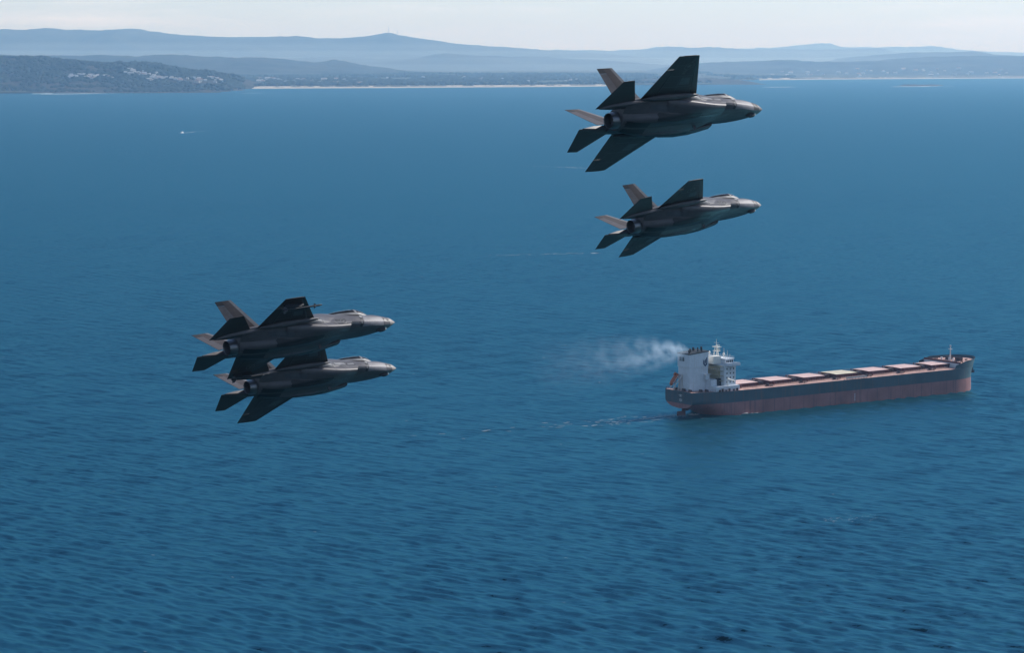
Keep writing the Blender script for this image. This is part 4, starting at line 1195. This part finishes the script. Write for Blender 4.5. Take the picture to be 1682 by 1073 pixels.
def build_ship():
    S = empty('bulk_carrier')
    tag(S, 'long bulk cargo ship with blue-black and red hull and pale hatch covers', 'cargo ship')
    yaw = 0.595033
    S.location = (94.68, 1440.04, 0); S.rotation_euler = (0, -R(0.25), yaw)
    build_hull(S)
    deck_plate('main_deck', .1, 203.5, -.05, SM['deck'], S)
    # forecastle: raised bow with flared bulwark
    fz = lambda u: 16.6 + .8 * max(0, (u - 203) / 23)
    FB0 = 200.5
    us = np.linspace(FB0, 227.4, 34)
    def fb(u, z): return float(half_b(min(u, float(stem_u(z)) - .02), z)) if u < stem_u(z) else 0.0
    def fc_top(u): return fz(u) + 1.55
    b = MB()
    for side in (-1, 1):
        V = []; nz = 5
        ss = 1 - np.linspace(1, 0, 40) ** 1.5 * (1 - FB0 / 227.0)
        for s_ in ss:
            for k in range(nz + 1):
                ug = s_ * 226.0
                z0 = float(deck_z(ug)) - .02; z1 = fc_top(ug) - (1.9 * max(0, 1 - (ug - FB0) / 7))
                z = z0 + (z1 - z0) * k / nz
                u = s_ * float(stem_u(z))
                V.append((u, side * float(half_b(min(u, 500), z)), z))
        n = nz + 1
        b.add(V, [(i * n + j, i * n + j + 1, (i + 1) * n + j + 1, (i + 1) * n + j) for i in range(len(ss) - 1) for j in range(nz)])
    me = b.mesh('forecastle_side', SM['top'])
    bm = bmesh.new(); bm.from_mesh(me); bmesh.ops.remove_doubles(bm, verts=bm.verts, dist=.004); bmesh.ops.recalc_face_normals(bm, faces=bm.faces); bm.to_mesh(me); bm.free()
    me.polygons.foreach_set('use_smooth', [True] * len(me.polygons)); me.set_sharp_from_angle(angle=R(40))
    link(bpy.data.objects.new('forecastle_side', me), S)
    deck_plate('forecastle_deck', 203.0, 226.3, 0, SM['deck'], S, .1, fz, 40)
    hbk = float(half_b(203.0, 16.0)) - .15
    MB().box(202.9, 203.1, -hbk, hbk, ZD - .1, fz(203.0) - .02).build('forecastle_bulkhead', SM['white'], S)
    MB().box(203.15, 203.3, -hbk, hbk, fz(203.0) + .02, fz(203) + 1.2).build('breakwater', SM['coam'], S)
    # windlasses, bollards, vents on the forecastle
    for y in (-4.2, 4.2):
        b = MB(); b.box(211, 214.5, y - 1.6, y + 1.6, fz(212), fz(212) + .5)
        b.tube((212.7, y - 2.2, fz(212) + 1.3), (212.7, y + 2.2, fz(212) + 1.3), .95, n=12)
        b.tube((212.7, y - 2.6, fz(212) + 1.3), (212.7, y - 2.2, fz(212) + 1.3), 1.3, n=12)
        b.build('windlass', SM['dark'], S, smooth=40)
    for (u, y) in ((206, 9), (206, -9), (217, 6.5), (217, -6.5), (209, 11), (209, -11)):
        b = MB()
        for d in (-.6, .6): b.tube((u + d, y, fz(u)), (u + d, y, fz(u) + 1.0), .32, n=8)
        b.build('bollard', SM['dark'], S)
    for (u, y) in ((207.5, 5), (207.5, -5), (209, 0)):
        b = MB(); b.tube((u, y, fz(u)), (u, y, fz(u) + 1.6), .4, n=8); b.tube((u, y, fz(u) + 1.5), (u, y, fz(u) + 2.0), .7, n=8)
        b.build('deck_vent', SM['white'], S)
    # foremast
    b = MB(); z0 = fz(210)
    b.tube((210, 0, z0), (210, 0, z0 + 9.4), .42, .22, 8)
    b.tube((209.2, -1, z0), (210, 0, z0 + 5), .14, n=5); b.tube((209.2, 1, z0), (210, 0, z0 + 5), .14, n=5)
    b.build('foremast', SM['steel'], S)
    MB().box(209.6, 210.4, -1.5, 1.5, z0 + 7.0, z0 + 7.2).build('mast_platform', SM['steel'], S)
    MB().box(209.7, 210.3, -.4, .4, z0 + 8.6, z0 + 9.5).build('mast_light', SM['white'], S)
    # anchors
    for side in (-1, 1):
        b = MB(); y = side * (float(half_b(219.5, 12.0)) + .25)
        b.box(219.2, 219.8, y - .25, y + .25, 10.2, 13.0); b.box(218.2, 220.8, y - .3, y + .3, 9.7, 10.5)
        b.prism([(218.1, 10.2), (218.7, 10.2), (218.2, 11.6)], 'y', y - .25, y + .25); b.prism([(220.3, 10.2), (220.9, 10.2), (220.8, 11.6)], 'y', y - .25, y + .25)
        b.build('anchor', SM['dark'], S)
    # hatches
    for i in range(7):
        u0 = 35.6 + 25.35 * i; u1 = u0 + 16.5
        if i == 0: u0 = 36.5
        z = ZD
        c = MB()
        c.box(u0 + .35, u1 - .35, -6.85, -6.6, z, z + 1.75); c.box(u0 + .35, u1 - .35, 6.6, 6.85, z, z + 1.75)
        c.box(u0 + .35, u0 + .6, -6.6, 6.6, z, z + 1.75); c.box(u1 - .6, u1 - .35, -6.6, 6.6, z, z + 1.75)
        k = int((u1 - u0) / 1.7)
        for j in range(k):                      # coaming stays
            x = u0 + .8 + j * (u1 - u0 - 1.6) / (k - 1)
            for s_ in (-1, 1):
                c.prism([(s_ * 6.85, z), (s_ * 7.65, z), (s_ * 7.1, z + 1.5), (s_ * 6.85, z + 1.6)], 'x', x - .06, x + .06)
        c.box(u0 + .1, u1 - .1, -7.25, 7.25, z + 1.5, z + 1.68)
        co = c.build('hatch_coaming', SM['coam'], S)
        hc = MB()
        zz = z + 1.78
        hc.add([(u0, -7.2, zz), (u1, -7.2, zz), (u1, 7.2, zz), (u0, 7.2, zz), (u0, -7.2, zz + .55), (u1, -7.2, zz + .55), (u1, 7.2, zz + .55), (u0, 7.2, zz + .55), (u0, 0, zz + .72), (u1, 0, zz + .72)],
               [(0, 1, 5, 4), (2, 3, 7, 6), (1, 2, 6, 9, 5), (3, 0, 4, 8, 7), (4, 5, 9, 8), (8, 9, 6, 7), (0, 3, 2, 1)])
        hc.M = [1, 1, 1, 1, 0, 0, 1]
        h = hc.build('hatch_cover', [SM['hatch_y'] if i == 3 else SM['hatch'], SM['coam']], S)
        if i == 3: h['label'] = 'hatch cover with a faded yellow top'
        MB().box(u0 + .02, u1 - .02, -.12, .12, zz + .715, zz + .78).build('joint_strip', SM['hatch'], h)
        for s_ in (-1, 1):
            b = MB(); b.tube((u0 + 1, s_ * 9.6, z), (u0 + 1, s_ * 9.6, z + 1.7), .28, n=7); b.tube((u0 + 1, s_ * 9.6, z + 1.6), (u0 + 1, s_ * 9.6, z + 2.1), .5, n=7)
            b.build('deck_vent', SM['coam'], S)
        if i < 6:                               # machinery between hatches
            b = MB(); um = u1 + 4.3
            b.box(um - 1.6, um + 1.8, -4.4, -1.6, z, z + 2.3); b.box(um - 1.0, um + 1.6, 1.4, 4.6, z, z + 2.0)
            b.tube((um, -5.5, z + .9), (um, 6.5, z + .9), .4, n=8)
            b.tube((um + 2.6, -7, z + .5), (um + 2.6, 7, z + .5), .22, n=6)
            b.build('deck_machinery', SM['dark'], S)
            for s_ in (-1, 1):
                b = MB()
                b.box(um - 1.4, um + 1.6, s_ * 10.6 - .8, s_ * 10.6 + .8, z, z + .35)
                b.tube((um, s_ * 10.6 - .9, z + .95), (um, s_ * 10.6 + .9, z + .95), .6, n=10)
                b.tube((um + 1.9, s_ * 12.6, z), (um + 1.9, s_ * 12.6, z + 1.5), .22, n=6); b.tube((um + .9, s_ * 12.6, z), (um + .9, s_ * 12.6, z + 1.2), .3, n=6)
                b.build('mooring_winch', SM['dark'], S)
    # fore-and-aft pipes on deck
    for y in (-9.0, 9.0, -8.5):
        b = MB(); b.tube((34, y, ZD + .45), (200, y, ZD + .45), .16, n=6)
        b.build('deck_pipe', SM['coam'], S)
    # rails along the deck edge
    for side in (-1, 1):
        b = MB(); pts = [(u, side * (float(half_b(u, ZD)) - .25), float(deck_z(u)) - .05) for u in np.arange(32, 201, 3.0)]
        rail(b, pts); b.build('deck_rail', SM['rail'], S)
        b = MB(); pts = [(u, side * (float(half_b(u, ZD + .3)) - .25), float(deck_z(u)) - .05) for u in np.arange(.6, 22, 1.6)]
        rail(b, pts, 1.2); b.build('stern_rail', SM['coam'], S)
    b = MB(); rail(b, [(.5, y, float(deck_z(.5)) - .05) for y in np.linspace(-12, 12, 13)], 1.2); b.build('stern_rail', SM['coam'], S)
    # accommodation ladder stowed along the starboard edge
    b = MB(); b.box(112, 128, -15.6, -14.9, ZD + .5, ZD + 1.1); b.box(112, 128, -15.65, -15.5, ZD + 1.1, ZD + 1.5)
    b.build('gangway', SM['steel'], S)
    b = MB()
    for u in np.arange(110.5, 130, 2.2): b.box(u, u + .3, -15.4, -15.1, ZD, ZD + .5)
    b.build('gangway_cradle', SM['dark'], S)
    # draught marks
    for k in range(5): MB().box(118, 118.5, -HB - .02, -HB + .05, 1.2 + k * .9, 1.7 + k * .9).build('draught_mark', SM['white'], S)
    # ---- stern house
    zd = ZD + .05
    MB().box(3.7, 16.8, -5.25, 5.25, zd, 27.6).build('engine_casing', SM['white'], S)
    b = MB(); b.prism([(3.3, 27.6), (16.9, 27.6), (16.9, 36.1), (3.3, 35.0)], 'y', -5.5, 5.5)
    fn = b.build('funnel', SM['white'], S)
    MB().prism([(3.1, 35.02), (17.1, 36.14), (17.1, 36.75), (3.1, 35.65)], 'y', -5.7, 5.7).build('funnel_cap', SM['black'], fn)
    for (u, y, r, h) in ((5.0, -3.2, .55, 2.0), (7.2, -1.0, .8, 2.2), (9.4, 1.6, .6, 1.9), (11.6, -2.6, .45, 2.6), (13.6, -3.6, .5, 2.8), (15.2, -1.2, .6, 2.4), (12.4, 2.5, .7, 2.0)):
        z0 = 35.4 + (u - 3.1) * .08
        MB().tube((u, y, z0), (u - .3, y, z0 + h), r, r * .95, 10).build('exhaust_pipe', SM['black'], fn)
    # louvres on the aft face
    for y in (-.6, .9, 2.6):
        MB().box(3.24, 3.31, y, y + 1.0, 31.0, 33.4).build('louvre', SM['black'], fn)
    # emblem on the starboard face: a leaf-like mark with prongs
    def em(p): return [(13.1 + x, 29.9 + z) for x, z in p]
    E_ = [[(.0, 1.9), (.75, 1.1), (.75, -.2), (1.45, -1.0), (1.45, -2.2), (0, -.6)],
          [(2.9, 3.3), (2.2, 2.7), (2.2, -.4), (1.5, -1.1), (1.5, -2.2), (2.9, -.9)],
          [(1.0, 1.5), (1.9, 2.2), (1.9, .0), (1.45, -.6), (1.0, -.1)]]
    b = MB()
    for p in E_: b.prism(em(p), 'y', -5.56, -5.48)
    b.build('funnel_emblem', SM['emblem'], fn)
    # lower blocks round the casing
    MB().box(15.6, 20.6, -9.8, 9.8, zd, 20.4).build('casing_block', SM['white'], S)
    MB().box(13.2, 17.4, -7.4, -5.3, 23.2, 23.5).build('casing_platform', SM['white'], S)
    MB().box(14.0, 16.6, -7.0, -5.3, 20.42, 23.2).build('vent_trunk', SM['white'], S)
    MB().box(15.2, 32.4, -14.6, 14.6, zd + .01, zd + 2.9).build('deckhouse', SM['white'], S)
    # accommodation
    MB().box(22.6, 30.9, -12.8, 12.8, zd + 2.9, 28.3).build('accommodation', SM['white'], S)
    MB().box(22.2, 22.62, -9.0, 9.0, zd + 2.95, 27.2).build('stair_tower', SM['ochre'], S)
    for k in range(4):
        z = 19.6 + 2.75 * k
        MB().box(20.8, 22.5, -12.2, 12.2, z, z + .18).build('stair_landing', SM['ochre'], S)
    MB().box(19.6, 22.2, -10.2, -8.6, zd + 2.92, 21.0).build('door_recess', SM['black'], S)
    b = MB(); rail(b, [(20.7, y, 25.4) for y in np.linspace(-12, 12, 12)], 1.1); b.build('balcony_rail', SM['white'], S)
    # portholes on the starboard side and windows on the front
    for k in range(4):
        for j in range(3):
            x = 24.2 + j * 2.4; z = 18.4 + k * 2.5
            MB().box(x, x + .7, -12.83, -12.7, z, z + .9).build('window', SM['window'], S)
    for k in range(4):
        for j in range(9):
            y = -11 + j * 2.6; z = 18.4 + k * 2.5
            MB().box(30.85, 30.93, y, y + .8, z, z + .9).build('window', SM['window'], S)
    # bridge
    MB().box(23.4, 31.6, -16.2, 16.2, 28.32, 28.75).build('bridge_deck', SM['white'], S)
    wh = MB().box(25.4, 31.2, -10.4, 10.4, 28.76, 31.6).build('wheelhouse', SM['white'], S)
    for j in range(12):
        y = -9.9 + j * 1.66
        MB().box(31.14, 31.24, y, y + 1.3, 29.7, 31.0).build('window', SM['window'], wh)
    for s_ in (-1, 1):
        for j in range(4):
            x = 25.9 + j * 1.3
            MB().box(x, x + 1.0, s_ * 10.42 - .03, s_ * 10.42 + .03, 29.7, 31.0).build('window', SM['window'], wh)
        b = MB()
        b.box(24.0, 31.5, s_ * 16.1 - .08, s_ * 16.1 + .08, 28.76, 29.9); b.box(31.36, 31.5, min(s_ * 10.5, s_ * 16), max(s_ * 10.5, s_ * 16), 28.76, 29.9)
        b.box(24.0, 24.14, min(s_ * 10.5, s_ * 16), max(s_ * 10.5, s_ * 16), 28.76, 29.8)
        b.build('bridge_wing_bulwark', SM['white'], S)
        b = MB(); b.prism([(s_ * 12.8, 24.5), (s_ * 12.8, 28.3), (s_ * 15.8, 28.3)], 'x', 27, 27.3); b.build('bridge_wing_bracket', SM['white'], S)
    MB().box(24.9, 31.7, -10.8, 10.8, 31.62, 31.85).build('wheelhouse_roof', SM['white'], wh)
    MB().box(19.8, 25.2, -6.4, 3.4, 28.77, 33.2).build('chart_house', SM['lit_cream'], S)
    b = MB(); rail(b, [(u, -10.6, 31.85) for u in np.linspace(25.2, 31.4, 5)] + [(31.4, y, 31.85) for y in np.linspace(-9, 10.6, 8)], 1.1); b.build('roof_rail', SM['white'], wh)
    # radar mast
    rm = MB(); z0 = 31.86
    for (x, y) in ((26.0, -1.6), (26.0, 1.6), (28.6, 0)):
        rm.tube((x, y, z0), (27.0 + (x - 27) * .25, y * .3, z0 + 6.6), .34, .24, 6)
    rm.box(25.6, 28.6, -1.9, 1.9, z0 + 3.4, z0 + 3.65); rm.box(25.9, 28.6, -2.6, 2.6, z0 + 5.7, z0 + 5.95)
    rm.tube((27, 0, z0 + 5.9), (27, 0, z0 + 10.4), .26, .12, 6); rm.tube((27, -2.2, z0 + 8.2), (27, 2.2, z0 + 8.2), .1, n=5)
    ro = rm.build('radar_mast', SM['lit_cream'], S)
    for (z, l) in ((4.2, 3.4), (6.5, 2.6)):
        MB().box(28.2, 28.5, -l / 2, l / 2, z0 + z, z0 + z + .35).build('radar_scanner', SM['lit_cream'], ro)
    for (x, y, h) in ((30.2, -6, 4.2), (29.6, 5, 3.4), (26.4, -8.6, 2.6), (30.6, -2.4, 5.2), (29.8, -8.8, 2.4)):
        b = MB(); b.tube((x, y, z0), (x, y, z0 + h), .14, .08, 5); b.tube((x, y - .8, z0 + h * .6), (x, y + .8, z0 + h * .6), .06, n=4)
        b.build('whip_aerial', SM['steel'], S)
    for (x, y) in ((29.0, -4.2), (27.8, 7.5)):
        b = MB(); b.tube((x, y, z0), (x, y, z0 + 1.4), .25, n=6)
        for k in range(4):
            r0, r1 = .75 * math.cos(-1.2 + k * .6), .75 * math.cos(-1.2 + (k + 1) * .6)
            b.tube((x, y, z0 + 2.0 + .75 * math.sin(-1.2 + k * .6)), (x, y, z0 + 2.0 + .75 * math.sin(-1.2 + (k + 1) * .6)), r0, r1, 10)
        b.build('satellite_dome', SM['lit_cream'], S, smooth=60)
    # deck gear along the starboard side of the house
    b = MB()
    for u, h in ((17, 1.2), (19, 1.8), (21.6, 1.0), (24, 1.6), (27, 1.1), (29.5, 1.5)): b.box(u, u + .9, -15.8, -15.1, zd, zd + h)
    b.build('deck_locker', SM['dark'], S)
    b = MB(); b.tube((24.5, -13.6, zd + 2.9), (24.5, -13.6, zd + 7.2), .4, .3, 8); b.tube((24.5, -13.6, zd + 7.0), (29.5, -13.8, zd + 5.2), .25, .18, 6)
    b.build('provision_crane', SM['lit_cream'], S)
    # mooring gear on the poop
    for (u, y) in ((1.8, -8), (2.0, -2), (2.0, 5), (7.5, -10.5), (11, -11.5), (9, 10)):
        b = MB(); z = float(deck_z(u)) - .03
        b.box(u - .8, u + .8, y - 1, y + 1, z, z + .35); b.tube((u, y - 1.1, z + .9), (u, y + 1.1, z + .9), .55, n=10)
        b.build('mooring_winch', SM['dark'], S)
    # lifeboat ramp over the stern
    b = MB(); A, B_ = Vector((3.6, 3.0, 23.2)), Vector((-3.2, 3.0, 15.6))
    for dy in (-1.5, 1.5):
        b.tube(A + Vector((0, dy, 0)), B_ + Vector((0, dy, 0)), .28, n=6)
        b.tube((.6, 3 + dy, float(deck_z(.6))), (1.2, 3 + dy, 20.2), .22, n=6)
        b.tube((3.4, 3 + dy, float(deck_z(3)) + .2), A + Vector((0, dy, 0)), .22, n=6)
    for k in range(5):
        p = A + (B_ - A) * (k / 4); b.tube(p + Vector((0, -1.5, 0)), p + Vector((0, 1.5, 0)), .16, n=5)
    b.build('lifeboat_ramp', SM['steel'], S)
    # rudder, horn and name on the transom
    MB().prism([(-1.2, ZBOT), (4.6, ZBOT), (4.4, 2.6), (-.9, 2.6)], 'y', -.45, .45).build('rudder', SM['brown'], S)
    MB().prism([(2.4, 2.6), (6.4, 2.6), (8.0, 4.6), (2.6, 4.4)], 'y', -.55, .55).build('rudder_horn', SM['brown'], S)
    b = MB(); b.tube((5.0, 0, -1.6), (9.5, 0, -1.6), .8, 1.3, 10)
    b.build('propeller_boss', SM['steel'], S)
    b = MB()
    for (y0, y1, z0, z1) in ((-2.6, .6, 12.0, 12.3), (-2.0, .2, 11.2, 11.45), (-1.4, -.6, 11.2, 12.5), (-2.4, .3, 9.6, 9.85), (-2.2, .1, 8.8, 9.05), (-2.3, -2.05, 8.6, 9.9), (0, .25, 8.6, 9.9), (-1.3, -1.0, 8.3, 10.3)):
        b.box(-.05, .04, y0 - .6, y1 - .6, z0, z1)
    b.build('stern_lettering', SM['steel'], S)
    # ---- free-fall lifeboat resting on the ramp: a thing of its own
    lb = empty('lifeboat')
    tag(lb, 'orange enclosed lifeboat tilted on the ramp over the stern of the cargo ship', 'lifeboat')
    st = [(-4.0, .15, .5), (-3.4, 1.0, 1.1), (-1.5, 1.45, 1.5), (1.5, 1.45, 1.5), (3.2, 1.2, 1.3), (4.0, .8, 1.0)]
    V = []; k = 12
    for x, w, h in st:
        for j in range(k):
            a = 2 * math.pi * j / k; V.append((x, w * math.cos(a), h * (math.sin(a) if math.sin(a) > 0 else .8 * math.sin(a)) + .2))
    b = MB(); b.add(V, [(i * k + j, i * k + (j + 1) % k, (i + 1) * k + (j + 1) % k, (i + 1) * k + j) for i in range(5) for j in range(k)] + [tuple(range(k)), tuple(range(5 * k, 6 * k))])
    b.build('lifeboat_hull', SM['orange'], lb, smooth=50)
    MB().box(2.0, 3.7, -.7, .7, 1.3, 2.3).build('conning_cabin', SM['orange'], lb)
    MB().box(2.1, 3.6, -.72, .72, 1.75, 2.05).build('cabin_window', SM['window'], lb)
    MB().box(-3.0, 3.4, -1.53, -1.40, .25, .45).build('fender_strip', SM['white'], lb)
    ax = (A - B_).normalized(); nr = Vector((0, 1, 0)).cross(ax) * -1
    if nr.z < 0: nr = -nr
    sw = S.matrix_basis
    mid = (A + B_) * .5 + nr * 1.55
    yv = nr.cross(ax)
    lm = Matrix(((ax.x, yv.x, nr.x, mid.x), (ax.y, yv.y, nr.y, mid.y), (ax.z, yv.z, nr.z, mid.z), (0, 0, 0, 1)))
    lb.matrix_world = sw @ lm
    # ---- smoke from the funnel, drifting aft and left
    Lp = 95.0; k = 12; n = 20; V = []
    for i in range(n):
        x = Lp * i / (n - 1); r = 1.0 + 2.2 * math.sqrt(x)
        for j in range(k): a = 2 * math.pi * j / k; V.append((x, r * math.cos(a), r * math.sin(a)))
    b = MB(); b.add(V, [(i * k + j, i * k + (j + 1) % k, (i + 1) * k + (j + 1) % k, (i + 1) * k + j) for i in range(n - 1) for j in range(k)] + [tuple(range(k)), tuple(range((n - 1) * k, n * k))])
    sm = b.build('smoke', smoke_material(Lp)); tag(sm, 'thin pale smoke drifting left from the ship funnel', kind='stuff')
    p0 = sw @ Vector((5.5, -2.5, 37.6))
    dr = Vector((-1.0, -.15, -.10)).normalized(); yy = Vector((0, 0, 1)).cross(dr).normalized(); zz = dr.cross(yy)
    sm.matrix_world = Matrix(((dr.x, yy.x, zz.x, p0.x), (dr.y, yy.y, zz.y, p0.y), (dr.z, yy.z, zz.z, p0.z), (0, 0, 0, 1)))
    # ---- disturbed water round the ship
    C, Sz = [], []
    f = Vector((math.cos(yaw), math.sin(yaw), 0)); l = Vector((-math.sin(yaw), math.cos(yaw), 0)); o = Vector((94.68, 1440.04, 0))
    for _ in range(260):
        d = random.expovariate(1 / 22.0)
        c = o - f * (d - 4) + l * random.gauss(0, 3.5 + d * .10) + Vector((-d * .25, -d * .15, 0))
        C.append((c.x, c.y)); Sz.append(random.uniform(.18, .5) * (1 + d / 90))
    flecks('wake', 'pale broken wake trailing from the stern of the cargo ship', C, Sz, M['foam_thin'], 3.2, .06)
    C = [(lambda c: (c.x, c.y))(o + f * random.uniform(6, 12) + l * random.uniform(-4, 0)) for _ in range(26)]
    C += [(lambda c: (c.x, c.y))(o + f * random.gauss(38, 4) - l * random.uniform(15.4, 17.0)) for _ in range(22)]
    flecks('foam', 'small patches of white foam beside the ship rudder and hull', C, [random.uniform(.2, .55) for _ in C], M['foam'], 2.5, .08)
build_ship()
line_flecks('foam', 'loose pale patch of ruffled foam on the sea below the cargo ship', (1355, 857), (1460, 851), 130, 5.0, .08, .22, M['foam_thin'], 0, 4)
# scattered whitecaps
def whitecaps():
    C, S_ = [], []
    for _ in range(170):
        p = sea_at(random.uniform(-60, 1740), 95 + 1010 / (1 + random.uniform(0.02, 5.5)))
        C.append((p.x, p.y)); S_.append(random.uniform(.08, .24) * (1 + p.y / 2500))
    flecks('whitecaps', 'tiny scattered white flecks of breaking ripples on the sea', C, S_, M['foam_thin'], 4.0, .08, -.55)
whitecaps()

# ---------------------------------------------------------------- haze
def build_haze():
    m = bpy.data.materials.new('haze_air'); m.use_nodes = True
    N, L = m.node_tree.nodes, m.node_tree.links
    N.clear()
    out = N.new('ShaderNodeOutputMaterial'); pv = N.new('ShaderNodeVolumePrincipled')
    pv.inputs['Color'].default_value = HAZE_COLOR
    pv.inputs['Density'].default_value = HAZE_DENSITY
    pv.inputs['Absorption Color'].default_value = (1, 1, 1, 1)
    pv.inputs['Anisotropy'].default_value = 0.25
    L.new(pv.outputs['Volume'], out.inputs['Volume'])
    b = MB(); b.box(-105000, 105000, -25000, 74000, -4.0, 900.0)
    tag(b.build('haze', m), 'pale blue haze over the sea and the far coast', kind='stuff')
build_haze()
def build_mist():
    m = bpy.data.materials.new('valley_mist'); m.use_nodes = True
    N, L = m.node_tree.nodes, m.node_tree.links
    N.clear()
    out = N.new('ShaderNodeOutputMaterial'); pv = N.new('ShaderNodeVolumePrincipled')
    pv.inputs['Color'].default_value = (0.60, 0.80, 1.0, 1)
    pv.inputs['Density'].default_value = 1.5e-5
    pv.inputs['Absorption Color'].default_value = (1, 1, 1, 1)
    L.new(pv.outputs['Volume'], out.inputs['Volume'])
    for k, (y0, y1, top) in enumerate(((27500, 41000, 130), (28200, 41600, 210), (29000, 42200, 300), (30000, 42800, 400))):
        b = MB(); b.box(-60000 - 90 * k, 60000 + 90 * k, y0, y1, -3.2 - .1 * k, top)
        tag(b.build('mist', m), 'pale low mist lying in the valleys behind the coast', kind='stuff')
build_mist()
